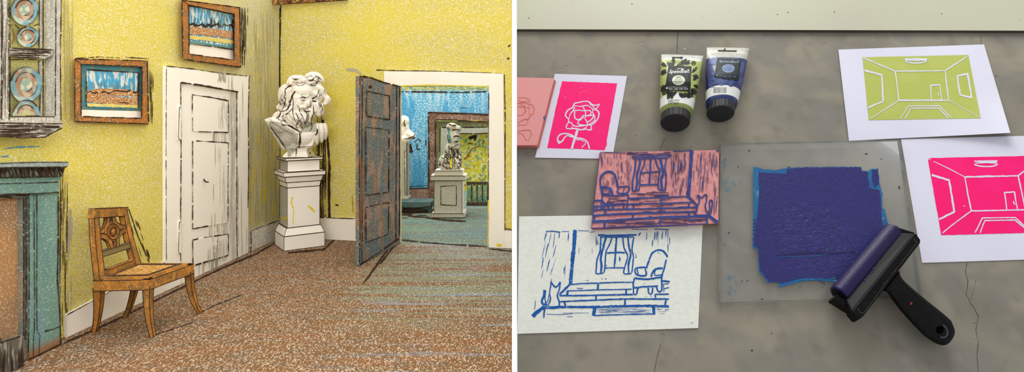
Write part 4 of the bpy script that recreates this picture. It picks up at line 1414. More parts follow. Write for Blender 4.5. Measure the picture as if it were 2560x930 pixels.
for k in range(60):
    x, y = RND.uniform(1300, 2550), RND.uniform(85, 925)
    mb.disc(h_, (x, y), RND.uniform(.5, 1.3), RND.uniform(.5, 1.1), RND.choice([1, 2, 1]), 6, jit=.4)
tb = empty('concrete_table', (.6, .9, 0))
mb.build('table_top', [conc, crack, speck_m, stain], tb)
steel = table_mat('dark steel', (60, 62, 64), [], .5, .4)
for x in (.08, 1.05):
    for py, yy in ((980, .62), (-250, 1.35)):
        mb = MB(); q = tpt(x, py, -.055)
        mb.bar([q, Vector((x, yy, .002))], .02, .02, (0, 1, 0), 0)
        mb.build('leg', [steel], tb)
mb = MB(); mb.prism([(.0066, -.4, 0), (1.8, -.4, 0), (1.8, 2.4, 0), (.0066, 2.4, 0)], [(.0066, -.4, -.08), (1.8, -.4, -.08), (1.8, 2.4, -.08), (.0066, 2.4, -.08)])
structure(mb.build('floor_right', [table_mat('studio floor', (150, 146, 138), [], .8, .2)], loc=(0, 0, 0)), 'plain grey studio floor under the concrete table')
tag(tb, 'worn grey brown concrete table top with fine cracks under the prints', 'table')

ledge_m = table_mat('pale grey green paint', (190, 190, 168), [((200, 203, 186), [('z', 'X', .1, .55), ('z', 'X', .95, .6)], .9), ((182, 180, 160), [('n', (4, 4, 9), .55, .12, 2)], .4), ((150, 148, 130), [('n', (120, 120, 120), .74, .02, 1)], .6)], .45, .35)
mb = MB()
fr = [tpt(X0, -320, .006), tpt(1.48, -320, .006), tpt(1.35, 81, .006), tpt(X0, 73, .006)]
bk_ = [p - TP.n * .0048 for p in fr]
mb.prism(fr, bk_, 0, 1)
for x, y in ((1322, 45), (1944, 36), (1970, 31), (2086, 30), (1580, 9), (2354, 34)):
    mb.disc(Th(.0063), (x, y), 1.5, 1.1, 1, 8)
tag(mb.build('painted_board', [ledge_m, crack]), 'pale grey green painted board along the top edge of the concrete table', 'board')

# ------------------------------------------------------------------ papers
pap_m = table_mat('cool white paper', (222, 222, 238), [((214, 214, 231), [('n', (9, 9, 9), .5, .2, 1)], .6)], .85, .15, ((600, 600, 600), .12, .0004))
cream_m = table_mat('watercolour paper', (236, 238, 228), [((228, 231, 222), [('n', (160, 160, 160), .5, .15, 1)], .7)], .9, .1, ((330, 330, 330), .5, .0008))
pink_m = table_mat('fluorescent pink ink', (255, 28, 116), [((255, 36, 130), [('n', (40, 40, 40), .55, .2, 1)], .6)], .6, .15)
green_m = table_mat('pear green ink', (180, 190, 96), [((188, 196, 112), [('n', (30, 30, 30), .55, .1, 1)], .5), ((222, 224, 190), [('n', (420, 420, 420), .72, .03, 2)], .6)], .6, .15)
blue_m2 = table_mat('process blue ink', (24, 92, 172), [((18, 74, 150), [('n', (60, 60, 60), .54, .1, 1)], .7), ((140, 176, 210), [('n', (260, 260, 260), .66, .04, 2)], .5)], .55, .2)


def paper(name, label, corners, h, mats, curlf=None, nx=16, ny=12, t=.0004, lens=None):
    tl, tr, br, bl = [Vector(c) for c in corners]
    root = empty(name, TP.hit(*((tl + tr + br + bl) / 4), h))
    tag(root, label, 'print')
    mb = MB()
    def top(u, v):
        p = tl.lerp(tr, u).lerp(bl.lerp(br, u), v)
        return TP.hit(p.x, p.y, h + (curlf(u, v) if curlf else 0))
    g = [[top(i / nx, j / ny) for i in range(nx + 1)] for j in range(ny + 1)]
    for sgn in (0, 1):
        for j in range(ny):
            for i in range(nx):
                q = [g[j][i], g[j][i + 1], g[j + 1][i + 1], g[j + 1][i]]
                if sgn: q = [p - TP.n * t for p in reversed(q)]
                mb.quad(q, 0)
    edge = [g[0][i] for i in range(nx)] + [g[j][nx] for j in range(ny)] + [g[ny][i] for i in range(nx, 0, -1)] + [g[j][0] for j in range(ny, 0, -1)]
    for a, b in zip(edge, edge[1:] + edge[:1]):
        mb.quad([a, b, b - TP.n * t, a - TP.n * t], 0)
    mb.build('sheet', mats, root, smooth=False, merge=True)
    return root


def inv_bilinear_surface(corners, h, curlf):
    """surface height over a curled sheet"""
    tl, tr, br, bl = [Vector(c) for c in corners]
    def hit_off(o):
        def f(px, py):
            u = v = .5
            for _ in range(6):
                p = tl.lerp(tr, u).lerp(bl.lerp(br, u), v)
                du = (tr - tl).lerp(br - bl, v); dv = (bl - tl).lerp(br - tr, u)
                e = Vector((px, py)) - p; d = du.x * dv.y - du.y * dv.x
                u += (e.x * dv.y - e.y * dv.x) / d; v += (du.x * e.y - du.y * e.x) / d
            return TP.hit(px, py, h + (curlf(u, v) if curlf else 0) + o)
        return f
    return hit_off


def wobble(pts, closed=True, amp=.7, step=9):
    out = []; n = len(pts)
    for i in range(n if closed else n - 1):
        a, b = Vector(pts[i]), Vector(pts[(i + 1) % n]); k = max(1, int((b - a).length / step))
        for j in range(k):
            p = a.lerp(b, j / k); out.append((p.x + RND.uniform(-amp, amp), p.y + RND.uniform(-amp, amp)))
    return out


def patch(mb, hit, pts, mat, nx=20, ny=14):
    mb.decal(hit, pts, nx, ny, mat)


# 1 rose print
rc = [(1387, 184.5), (1567.5, 190), (1530.5, 397), (1337.5, 394)]
rose = paper('lino_print', 'small white paper print of a pink rose beside the pink block', rc, .0012, [pap_m])
C8 = crop(1340, 180, 4.229)
mb = MB(); hh = Th(.0014)
mb.poly([hh(*p) for p in wobble(C8([(275, 98), (858, 120), (800, 440), (748, 720), (750, 775), (735, 790), (728, 826), (400, 812), (118, 803), (200, 420)]), amp=.45)], 0)
h2 = Th(.0016)
for pts, w in [([(405, 330), (440, 325), (495, 312), (560, 315), (590, 345), (640, 350), (670, 340), (650, 375), (625, 395), (655, 410), (665, 450), (650, 500), (610, 545), (585, 560), (580, 612), (520, 605), (470, 612), (440, 600), (420, 598), (320, 595), (340, 535), (345, 500), (310, 460), (335, 405), (385, 375), (405, 330)], 13),
               ([(405, 355), (460, 365), (500, 360), (545, 355), (600, 390), (625, 400)], 10), ([(390, 412), (410, 370)], 11), ([(390, 412), (440, 405), (520, 410), (575, 410), (575, 450), (530, 465)], 12),
               ([(345, 500), (365, 440), (390, 412)], 10), ([(410, 420), (405, 460), (415, 490), (440, 505), (480, 490), (495, 470), (510, 465)], 13), ([(495, 370), (520, 410), (525, 460)], 11),
               ([(490, 465), (510, 458), (525, 470), (515, 485), (495, 485), (490, 465)], 9), ([(485, 495), (445, 525), (455, 555), (530, 562), (545, 545), (520, 495)], 12),
               ([(530, 465), (605, 460), (590, 500), (545, 530)], 12), ([(600, 400), (600, 430), (620, 470), (620, 510), (580, 545), (545, 560)], 11),
               ([(345, 530), (375, 540), (390, 565), (440, 575), (520, 565), (585, 560)], 12), ([(375, 580), (395, 602)], 10), ([(540, 575), (500, 605)], 11), ([(590, 350), (622, 385)], 10), ([(560, 315), (580, 355)], 9),
               ([(438, 610), (420, 680), (398, 740), (378, 812)], 26), ([(410, 690), (360, 660), (300, 650), (245, 670), (226, 715), (245, 760)], 15), ([(238, 740), (275, 735), (300, 695), (330, 672), (400, 692)], 14), ([(232, 720), (250, 752), (275, 728)], 16),
               ([(425, 700), (490, 705), (540, 735), (558, 780), (562, 812)], 14), ([(425, 716), (480, 720), (528, 748), (505, 775), (485, 800)], 9)]:
    mb.rib(h2, C8(pts), w / 4.229, 1, jit=.22, step=3, sm=True)
for x, y in ((470, 162), (570, 178), (495, 205), (540, 208), (455, 218), (300, 262), (545, 280), (730, 140), (590, 268), (296, 270), (515, 200), (580, 225)):
    mb.rib(h2, C8([(x, y), (x + RND.uniform(6, 22), y + RND.uniform(-2, 5))]), RND.uniform(.6, 1.3), 2, jit=.5)
mb.build('rose_image', [pink_m, pap_m, table_mat('pale pink fleck', (250, 150, 190), [], .8, .1)], rose)

# 2 pink rubber block with the carved rose
blk_m = table_mat('pink carving block', (219, 150, 148), [((223, 155, 152), [('n', (12, 12, 12), .5, .2, 1)], .6)], .62, .25)
blk_side = table_mat('pink block edge', (196, 112, 106), [((206, 122, 116), [('n', (30, 30, 30), .5, .2, 1)], .6)], .7, .2)
groove = table_mat('carved groove', (198, 104, 100), [((216, 130, 124), [('n', (120, 120, 120), .5, .15, 1)], .6)], .8, .1)
mb = MB()
def blk(px_pts, o):
    return [TP.hit(x, y, o) if x > 1296 else tpt(X0 + .0003, y, o) for x, y in px_pts]
a_ = blk([(1290, 193), (1381, 195.5), (1385, 199), (1343, 363), (1290, 363)], .009)
b_ = blk([(1290, 196), (1384.5, 198), (1390, 203), (1348, 369.5), (1290, 369.5)], .0017)
mb.prism(a_, b_, 0, 1)
C3 = crop(1280, 160, 3.578); hh = Th(.0092)
for pts, w in [([(52, 303), (110, 299), (160, 320), (160, 340), (135, 334), (90, 338), (52, 325)], 5), ([(52, 352), (110, 345), (180, 365), (198, 400), (194, 440), (160, 465), (150, 490), (100, 500), (52, 528)], 7),
               ([(150, 365), (157, 400), (148, 420), (158, 455)], 5), ([(52, 380), (110, 384), (122, 420), (100, 455), (52, 460)], 6), ([(128, 490), (145, 510), (130, 545), (52, 546)], 6), ([(52, 345), (130, 385), (152, 395)], 4),
               ([(52, 604), (110, 592), (160, 592), (175, 630), (150, 680), (125, 684), (104, 640), (80, 616), (52, 622)], 6)]:
    mb.rib(hh, C3(pts), w / 3.578, 2, jit=.4, step=4)
for pts in ([(285, 470), (290, 500)], [(293, 465), (297, 480)]):
    mb.rib(Th(.0090), C3(pts), 2.6, 3, jit=.5)
tag(mb.build('carving_block', [blk_m, blk_side, groove, blue_m2]), 'plain pink carving block with a cut rose at the left edge of the table', 'carving block')

# 3 blue print of the room with the cat
bc = [(1297.5, 541), (1758, 535), (1745.5, 820), (1293.5, 834.5)]
bp = paper('lino_print', 'large off-white paper print of a cat, window and armchair in blue', bc, .0009, [cream_m], curlf=lambda u, v: .004 * max(0, v - .75) ** 2 * u)
C5 = crop(1280, 530, 2.906)
hb2 = inv_bilinear_surface(bc, .0009, lambda u, v: .004 * max(0, v - .75) ** 2 * u)(.0003)
mb = MB()
S5 = [([(458, 130), (450, 250), (438, 370), (425, 520)], 27), ([(425, 522), (390, 555), (345, 600)], 15), ([(150, 758), (185, 725), (235, 690)], 26),
      ([(430, 526), (500, 520), (620, 516), (760, 511), (880, 510)], 9), ([(400, 573), (500, 570), (640, 565), (830, 562), (870, 560)], 8), ([(345, 607), (480, 607), (620, 604), (830, 600), (880, 600)], 11), ([(1040, 598), (1140, 596)], 11),
      ([(340, 652), (480, 645), (610, 640), (820, 632), (1000, 632), (1140, 632)], 11), ([(235, 694), (400, 690), (600, 690), (820, 684), (1000, 682), (1140, 686)], 17), ([(235, 690), (300, 698), (350, 690)], 14),
      ([(590, 752), (700, 748), (850, 744), (1040, 740)], 8), ([(250, 742), (360, 744), (440, 738)], 4), ([(400, 760), (440, 761)], 4), ([(370, 735), (560, 733)], 3),
      ([(628, 517), (624, 562)], 14), ([(403, 573), (400, 605)], 16), ([(830, 562), (830, 600)], 11), ([(612, 608), (608, 640)], 12), ([(380, 655), (390, 688)], 14), ([(822, 636), (820, 682)], 13), ([(1118, 640), (1112, 684)], 13), ([(602, 697), (592, 752)], 22), ([(1030, 690), (1032, 742)], 20), ([(236, 700), (230, 768)], 12),
      ([(625, 168), (760, 170), (905, 166)], 12), ([(640, 182), (760, 182), (885, 181)], 9), ([(760, 182), (752, 290), (744, 402)], 13), ([(690, 298), (755, 294), (822, 296)], 12), ([(670, 407), (745, 405), (815, 406)], 9),
      ([(645, 185), (640, 280), (620, 340), (613, 400), (612, 445), (640, 447), (665, 443)], 10), ([(682, 186), (662, 260), (645, 330), (650, 390), (645, 442)], 16), ([(726, 186), (712, 230), (686, 280), (680, 320), (675, 400), (668, 440)], 9),
      ([(805, 185), (815, 260), (840, 320), (822, 390), (812, 443), (840, 450), (867, 446)], 10), ([(842, 186), (850, 250), (862, 310), (846, 380), (848, 445)], 13), ([(885, 184), (872, 270), (882, 330), (870, 442)], 9),
      ([(980, 398), (996, 350), (1018, 300), (1060, 276), (1100, 285), (1125, 318), (1126, 330)], 13), ([(1120, 345), (1106, 410), (1088, 470), (1090, 530)], 12),
      ([(985, 402), (900, 408), (906, 455), (972, 460), (968, 412)], 11), ([(908, 412), (918, 458)], 8), ([(1095, 408), (1045, 414), (1022, 440), (1010, 470)], 14), ([(1042, 420), (1038, 460), (1085, 455)], 8),
      ([(890, 480), (980, 488), (1085, 472)], 12), ([(890, 480), (884, 545), (960, 543), (1060, 538)], 11), ([(882, 545), (884, 594), (904, 596), (914, 552)], 11), ([(990, 550), (994, 590), (1016, 592), (1022, 550)], 11), ([(1050, 545), (1064, 578), (1086, 572), (1088, 520)], 11),
      ([(1092, 500), (1146, 506)], 12), ([(1096, 524), (1140, 520)], 6), ([(1100, 560), (1140, 548)], 8), ([(1100, 520), (1104, 580)], 6), ([(1040, 598), (1044, 622)], 12),
      ([(285, 505), (280, 545), (273, 590), (280, 630), (262, 680)], 10), ([(285, 512), (318, 545), (350, 508)], 10), ([(350, 508), (345, 560), (330, 605), (342, 650), (338, 684), (270, 690), (228, 684)], 11), ([(288, 485), (284, 512)], 4),
      ([(256, 676), (222, 665), (218, 640), (232, 610), (236, 566)], 17), ([(244, 570), (240, 620), (246, 665)], 8), ([(246, 665), (262, 640), (268, 600)], 6),
      ([(247, 142), (300, 140), (350, 148)], 8), ([(360, 142), (415, 140)], 4), ([(480, 134), (560, 138)], 4), ([(565, 148), (600, 142)], 5), ([(920, 170), (935, 152)], 10), ([(870, 125), (985, 128)], 4), ([(1035, 125), (1140, 128)], 6)]
for pts, w in S5:
    mb.rib(hb2, C5(pts), w / 2.906, 0, jit=.2, step=4, sm=True)
c5 = lambda x0, x1, y0, y1: (1280 + x0 / 2.906, 1280 + x1 / 2.906, 530 + y0 / 2.906, 530 + y1 / 2.906)
for x, y, l, s in ((250, 150, 60, -.25), (285, 150, 100, -.2), (312, 150, 110, -.12), (345, 150, 40, -.1), (320, 240, 90, -.25), (245, 210, 130, -.22), (262, 230, 100, -.2), (228, 330, 80, -.15), (320, 330, 110, -.3), (275, 340, 90, -.25), (412, 150, 60, -.08),
                   (388, 380, 90, -.05), (381, 400, 50, -.1), (225, 420, 60, -.15), (290, 410, 50, -.2), (170, 640, 70, -.08), (487, 255, 50, 0), (583, 260, 40, 0), (612, 175, 70, .02), (620, 200, 40, .05), (780, 320, 40, .05), (786, 330, 24, .1),
                   (980, 145, 60, -.05), (1040, 145, 60, -.08), (1052, 140, 70, -.05), (1060, 140, 60, -.05), (1095, 140, 60, -.1), (1120, 130, 50, -.05), (1134, 125, 100, -.02), (1024, 200, 50, -.12), (1064, 190, 60, -.08), (1146, 180, 60, 0), (1133, 230, 60, 0), (900, 300, 30, .1)):
    mb.rib(hb2, C5([(x, y), (x + s * l * .5, y + l * .5), (x + s * l, y + l)]), RND.uniform(1.0, 2.4), 0, jit=.5, step=4, taper=.5)
mb.hatch(hb2, c5(620, 1010, 700, 738), 26, (.6, 1.2), (16, 60), 0, horiz=True)
mb.hatch(hb2, c5(640, 880, 170, 182), 12, (.8, 1.6), (10, 30), 0, horiz=True)
mb.hatch(hb2, c5(470, 520, 545, 562), 6, (.8, 1.6), (8, 14), 0, horiz=True)
mb.hatch(hb2, c5(1050, 1140, 700, 738), 10, (.6, 1.2), (10, 26), 0, horiz=True)
for x, y in ((655, 486), (680, 485), (535, 497), (550, 497), (960, 520), (975, 612), (1010, 610), (1060, 295), (1075, 300), (900, 330), (1308, 804), (630, 230), (800, 400), (686, 388)):
    mb.disc(hb2, C5([(x, y)])[0], RND.uniform(1, 3), RND.uniform(.6, 1.2), 0, 8, jit=.3)
mb.build('room_image', [blue_m2], bp)

# 4 inked block lying across the blue print
ink_raised = table_mat('blue inked relief', (42, 58, 132), [((54, 80, 154), [('n', (60, 60, 60), .55, .1, 1)], .7), ((40, 48, 118), [('n', (90, 90, 90), .56, .08, 2)], .7)], .4, .4)
carve_m = table_mat('pink carved rubber', (220, 150, 148), [((206, 132, 132), [('n', (120, 120, 60), .53, .1, 1)], .8), ((230, 166, 163), [('n', (160, 160, 40), .6, .06, 2)], .6)], .65, .2, ((260, 260, 90), .5, .0012))
C4 = crop(1460, 360, 4.044)
BH = .0075
mb = MB()
tp_ = C4([(160, 85), (700, 73), (1365, 60), (1357, 802), (700, 830), (75, 858)])
a_ = [TP.hit(x, y, BH) for x, y in tp_]
b_ = [TP.hit(x, y, .0020) for x, y in C4([(168, 90), (700, 78), (1368, 66), (1358, 812), (700, 842), (90, 870)])]
mb.prism(a_, b_, 0, 1)
mb.rib(Th(.0066), C4([(78, 860), (400, 848), (700, 834), (1050, 818), (1355, 804)]), 1.6, 2, jit=.4)
inked = tag(mb.build('carving_block', [carve_m, blk_side, ink_raised]), 'pink carving block with blue inked window, armchair and cat relief', 'carving block')
S4 = [([(1088, 62), (1080, 200), (1068, 380), (1052, 530)], 36), ([(1050, 532), (1095, 570), (1145, 622)], 22), ([(1240, 712), (1300, 752), (1352, 796)], 30),
      ([(455, 550), (600, 545), (780, 540), (1050, 530)], 14), ([(95, 632), (300, 618), (450, 608), (800, 600), (1092, 588)], 14), ([(90, 672), (220, 662), (500, 658), (800, 650), (1135, 640)], 16), ([(85, 724), (400, 706), (800, 694), (1135, 684)], 20), ([(78, 786), (260, 776), (420, 765), (780, 742), (1000, 735), (1248, 732)], 24),
      ([(72, 852), (220, 846), (770, 826), (1240, 806)], 9), ([(160, 90), (125, 400), (95, 640), (76, 850)], 6), ([(100, 575), (180, 570)], 16), ([(100, 625), (95, 700)], 14), ([(130, 615), (128, 660)], 12),
      ([(786, 545), (780, 598)], 18), ([(1064, 592), (1060, 640)], 16), ([(504, 614), (500, 656)], 14), ([(782, 655), (780, 695)], 16), ([(218, 668), (214, 712)], 16), ([(1064, 690), (1055, 722)], 18), ([(494, 712), (490, 760)], 18), ([(106, 735), (104, 782)], 18), ([(774, 756), (770, 826)], 18), ([(210, 790), (206, 845)], 24), ([(1246, 735), (1244, 805)], 18),
      ([(165, 355), (185, 312), (235, 280), (290, 290), (318, 330), (336, 400), (345, 435)], 22), ([(163, 360), (170, 430), (185, 512)], 16), ([(178, 436), (235, 437), (272, 458), (288, 512)], 22), ([(198, 452), (196, 500), (258, 500), (258, 455)], 10),
      ([(340, 436), (455, 430), (430, 496), (340, 490), (350, 450)], 14), ([(410, 440), (395, 490)], 8), ([(180, 512), (280, 525), (370, 520), (450, 508)], 15), ([(183, 515), (186, 565), (220, 604), (320, 606), (420, 604)], 14), ([(448, 510), (440, 600), (432, 655), (406, 655), (400, 608)], 15),
      ([(178, 580), (178, 640), (195, 655), (206, 640), (204, 606)], 14), ([(250, 610), (250, 656), (272, 668), (290, 650), (296, 612)], 14),
      ([(490, 126), (670, 124), (870, 108), (842, 136), (680, 142), (512, 148), (490, 126)], 14), ([(676, 142), (668, 280), (660, 410)], 20), ([(576, 292), (670, 284), (758, 276)], 14), ([(560, 414), (660, 412), (758, 406)], 16),
      ([(522, 150), (516, 250), (494, 370), (490, 440), (494, 474), (520, 474), (526, 462), (545, 470), (556, 462)], 17), ([(570, 150), (560, 230), (536, 310), (540, 380), (526, 460)], 22), ([(616, 150), (605, 220), (572, 290), (564, 400), (556, 462)], 14),
      ([(722, 145), (738, 210), (768, 270), (752, 340), (750, 400), (756, 456), (790, 466), (825, 468)], 15), ([(772, 145), (788, 225), (800, 300), (780, 360), (792, 462)], 24), ([(836, 142), (818, 240), (832, 330), (822, 462)], 15),
      ([(1140, 650), (1160, 600), (1166, 560), (1150, 512)], 13), ([(1150, 512), (1188, 542), (1235, 508), (1238, 570), (1226, 620), (1236, 680)], 13), ([(1236, 680), (1262, 690), (1272, 640), (1268, 578), (1296, 572), (1292, 650), (1278, 702), (1245, 718), (1120, 714), (1144, 672), (1140, 650)], 13),
      ([(165, 80), (300, 84), (420, 88)], 5), ([(900, 74), (1010, 70), (1070, 62)], 10), ([(1340, 70), (1362, 62)], 14)]
mb = MB(); ht, hbse = Th(BH + .0011), Th(BH + .0001)
for pts, w in S4:
    mb.rib(ht, C4(pts), w / 4.044, 0, jit=.16, step=4, base=hbse, sm=True)
q4 = lambda x0, x1, y0, y1: (1460 + x0 / 4.044, 1460 + x1 / 4.044, 360 + y0 / 4.044, 360 + y1 / 4.044)
def free(x, y):
    X, Y = (x - 1460) * 4.044, (y - 360) * 4.044
    if 480 < X < 870 and 110 < Y < 540: return False
    if 150 < X < 470 and Y > 265 and not (345 < X and Y < 425): return False
    if Y > 535 and X < 1110: return False
    if 1040 < X < 1105: return False
    if X > 1110 and Y > 540 + (X - 1110) * .9: return False
    if 1140 < X < 1300 and Y > 500: return False
    return X > 160 - (Y - 85) * .1
mb.hatch(ht, q4(165, 480, 95, 540), 78, (.45, 1.2), (6, 32), 0, slope=.06, inside=free, base=hbse)
mb.hatch(ht, q4(860, 1050, 90, 520), 72, (.4, 1.1), (8, 34), 0, slope=-.08, inside=free, base=hbse)
mb.hatch(ht, q4(1110, 1350, 80, 720), 80, (.5, 1.4), (8, 36), 0, slope=-.05, inside=free, base=hbse)
mb.hatch(ht, q4(470, 860, 478, 535), 16, (.5, 1.0), (10, 40), 0, horiz=True, base=hbse)
mb.hatch(ht, q4(460, 1050, 556, 840), 44, (.4, .8), (8, 36), 0, horiz=True, slope=-.02, base=hbse)
mb.hatch(ht, q4(230, 760, 780, 835), 24, (.4, .9), (10, 50), 0, horiz=True, slope=-.03, base=hbse)
mb.hatch(ht, q4(790, 1235, 745, 810), 24, (.4, .9), (10, 50), 0, horiz=True, slope=-.03, base=hbse)
mb.hatch(ht, q4(195, 340, 330, 520), 22, (.5, 1.0), (6, 18), 0, base=hbse, inside=lambda x, y: (x - 1460) * 4.044 < 320)
mb.hatch(ht, q4(230, 430, 540, 595), 14, (.5, .9), (6, 24), 0, horiz=True, base=hbse)
mb.hatch(ht, q4(580, 740, 160, 400), 20, (.4, .8), (4, 14), 0, base=hbse)
mb.hatch(ht, q4(430, 880, 80, 110), 18, (.4, .9), (10, 40), 0, horiz=True, slope=-.03, base=hbse)
mb.build('inked_relief', [ink_raised], inked)

# 5 green print with a lifted corner
gc = [(2096, 124), (2460, 111), (2526, 332), (2122.5, 352)]
cf = lambda u, v: .0008 + .010 * max(0, (u - .35) / .65) ** 2 * max(0, (v - .45) / .55) ** 1.5
gpr = paper('lino_print', 'white paper print of an empty room in pear green', gc, .0012, [pap_m], curlf=cf)
Cg = crop(2080, 90, 3.321)
hg_ = inv_bilinear_surface(gc, .0012, cf)
mb = MB()
mb.decal(hg_(.0003), Cg([(253, 176), (1132, 157), (1235, 683), (305, 698)]), 30, 20, 0)


def ell_pts(cx, cy, rx, ry, n=18, a0=0, a1=360):
    return [(cx + rx * math.cos(math.radians(a0 + (a1 - a0) * k / n)), cy + ry * math.sin(math.radians(a0 + (a1 - a0) * k / n))) for k in range(n + 1)]


for pts, w in [([(262, 182), (400, 240), (525, 293)], 9), ([(525, 293), (700, 291), (940, 288)], 9), ([(940, 288), (1030, 230), (1125, 168)], 10), ([(525, 293), (540, 400), (555, 535)], 9), ([(940, 288), (950, 400), (970, 535)], 9),
               ([(555, 535), (760, 533), (970, 535)], 11), ([(555, 535), (440, 610), (320, 685)], 7), ([(970, 535), (1100, 605), (1232, 680)], 5), (ell_pts(697, 203, 88, 22, 14, 0, 180), 9), ([(604, 192), (700, 190), (790, 192)], 12), ([(610, 200), (700, 203), (785, 200)], 9), ([(640, 190), (790, 196)], 8),
               ([(272, 285), (345, 305), (412, 322), (418, 430), (425, 540)], 15), ([(425, 542), (365, 568), (303, 592)], 14), ([(1037, 330), (1125, 315), (1145, 420), (1160, 515)], 14), ([(1160, 512), (1110, 500), (1065, 490), (1050, 410), (1040, 330)], 13),
               ([(825, 530), (822, 470), (818, 412)], 8), ([(816, 410), (897, 405)], 11), ([(895, 405), (903, 470), (910, 530)], 8), ([(884, 468), (883, 485), (889, 496)], 7),
               ([(568, 685), (600, 635), (632, 582), (760, 580), (890, 580), (940, 630), (990, 680)], 7), ([(608, 685), (632, 640), (650, 600), (760, 599), (885, 598), (925, 640), (965, 682)], 8)]:
    mb.rib(hg_(.0006), Cg(pts), w / 3.321, 1, jit=.25, step=5)
mb.build('room_image', [green_m, pap_m], gpr)

# 6 pink print of the same room, running out of the frame
pc2 = [(2252.5, 348), (2690, 336), (2790, 642), (2305.5, 657)]
ppr = paper('lino_print', 'white paper print of an empty room in hot pink', pc2, .0008, [pap_m])
Cp = crop(2220, 330, 2.735)
mb = MB(); hh = Th(.0010); h2 = Th(.0012)
mb.poly([hh(*p) for p in wobble(Cp([(273, 186), (290, 178), (930, 164), (1110, 160), (1210, 676), (930, 690), (650, 698), (364, 706)]), amp=.4)], 0)
for pts, w in [([(310, 200), (420, 252), (525, 308)], 6), ([(525, 308), (700, 303), (890, 300)], 11), ([(888, 300), (980, 230), (1090, 172)], 9), ([(525, 308), (545, 420), (570, 540)], 9), ([(890, 300), (912, 400), (938, 530)], 9), ([(570, 540), (750, 536), (945, 532)], 9),
               ([(570, 540), (470, 612), (372, 690)], 8), ([(945, 532), (1060, 600), (1180, 668)], 7), (ell_pts(670, 217, 78, 20, 14, 0, 180), 10), ([(590, 200), (670, 198), (748, 198)], 10), ([(600, 212), (680, 208), (745, 214)], 9), ([(620, 204), (740, 204)], 7),
               ([(300, 294), (360, 312), (418, 330), (436, 440), (454, 546)], 14), ([(454, 546), (400, 572), (350, 598)], 13), ([(812, 530), (805, 470), (797, 415)], 8), ([(794, 415), (866, 409)], 10), ([(865, 410), (874, 470), (885, 528)], 9), ([(858, 472), (860, 486), (868, 496)], 8),
               ([(595, 688), (620, 640), (645, 588), (760, 586), (870, 585), (930, 640), (970, 680)], 8), ([(630, 690), (646, 645), (662, 606), (770, 603), (868, 602), (920, 645), (950, 672)], 8), ([(1000, 330), (1080, 315), (1105, 500), (1030, 485), (1000, 330)], 11)]:
    mb.rib(h2, Cp(pts), w / 2.735, 1, jit=.25, step=5)
mb.rib(h2, Cp([(515, 503), (528, 508)]), 1.4, 1); mb.rib(h2, Cp([(276, 190), (296, 187)]), 1.2, 1)
mb.build('room_image', [pink_m, pap_m], ppr)

# 7 glass inking plate
GT = .0055
gm = bpy.data.materials.new('inking plate glass'); gm.use_nodes = True
nt = gm.node_tree; nt.nodes.clear()
out_ = nt.nodes.new('ShaderNodeOutputMaterial')
tr_ = nt.nodes.new('ShaderNodeBsdfTransparent'); tr_.inputs[0].default_value = (.96, .97, .97, 1)
df_ = nt.nodes.new('ShaderNodeBsdfDiffuse'); df_.inputs[0].default_value = col((214, 216, 210))
gl_ = nt.nodes.new('ShaderNodeBsdfGlossy'); gl_.inputs['Roughness'].default_value = .12
m1 = nt.nodes.new('ShaderNodeMixShader'); m1.inputs[0].default_value = .09  # diffuse haze mixed in to lighten the glass like a reflection
m2 = nt.nodes.new('ShaderNodeMixShader'); fr_ = nt.nodes.new('ShaderNodeFresnel'); fr_.inputs[0].default_value = 1.45
nt.links.new(tr_.outputs[0], m1.inputs[1]); nt.links.new(df_.outputs[0], m1.inputs[2])
nt.links.new(fr_.outputs[0], m2.inputs[0]); nt.links.new(m1.outputs[0], m2.inputs[1]); nt.links.new(gl_.outputs[0], m2.inputs[2])
nt.links.new(m2.outputs[0], out_.inputs[0])
edge_m = table_mat('glass edge', (104, 108, 102), [((126, 126, 118), [('n', (40, 40, 40), .5, .15, 1)], .7)], .3, .5)
grime = table_mat('dried ink grime', (78, 74, 72), [], .7, .2)
gpl = empty('inking_plate', TP.hit(2040, 555, .0)); tag(gpl, 'square clear glass plate with rolled out dark blue ink', 'glass plate')
mb = MB()
co = [(1802.5, 359), (2248, 350), (2303.5, 743), (1797, 758.5)]
cb = [(1801, 364), (2249, 353), (2304.5, 747), (1796, 763)]
ctr = Vector((2040, 555))
ins = lambda pts, f: [tuple(Vector(p).lerp(ctr, f)) for p in pts]
A = [TP.hit(x, y, .0006) for x, y in co]; B = [TP.hit(x, y, GT - .0008) for x, y in co]; Cc = [TP.hit(x, y, GT) for x, y in ins(co, .012)]
mb.loops([A, B, Cc], 0, caps=False)
mb.quad(Cc, 0)
mb.build('plate_glass', [gm], gpl)
mb = MB(); hp = Th(GT + .0001)
q = ins(co, .006)
for a, b, w in ((q[0], q[1], 3.2), (q[1], q[2], 6.5), (q[2], q[3], 3.4), (q[3], q[0], 4)):
    mb.rib(hp, [a, b], w, 0, jit=.12, wob=.2, step=14)
mb.build('plate_rim', [edge_m], gpl)
C7 = crop(1780, 330, 2.0667)
ink_dark = bpy.data.materials.new('rolled indigo ink'); ink_dark.use_nodes = True
nt = ink_dark.node_tree; b = nt.nodes['Principled BSDF']
tc = nt.nodes.new('ShaderNodeTexCoord')
mp = nt.nodes.new('ShaderNodeMapping'); nt.links.new(tc.outputs['Object'], mp.inputs[0])
n1 = nt.nodes.new('ShaderNodeTexNoise'); n1.inputs['Scale'].default_value = 420; n1.inputs['Detail'].default_value = 3; n1.inputs['Distortion'].default_value = .8
n2 = nt.nodes.new('ShaderNodeTexNoise'); n2.inputs['Scale'].default_value = 190; n2.inputs['Detail'].default_value = 2; n2.inputs['Distortion'].default_value = 1.6
mp2 = nt.nodes.new('ShaderNodeMapping'); mp2.inputs['Scale'].default_value = (.7, 1.2, 1.2)
nt.links.new(tc.outputs['Object'], mp2.inputs[0])
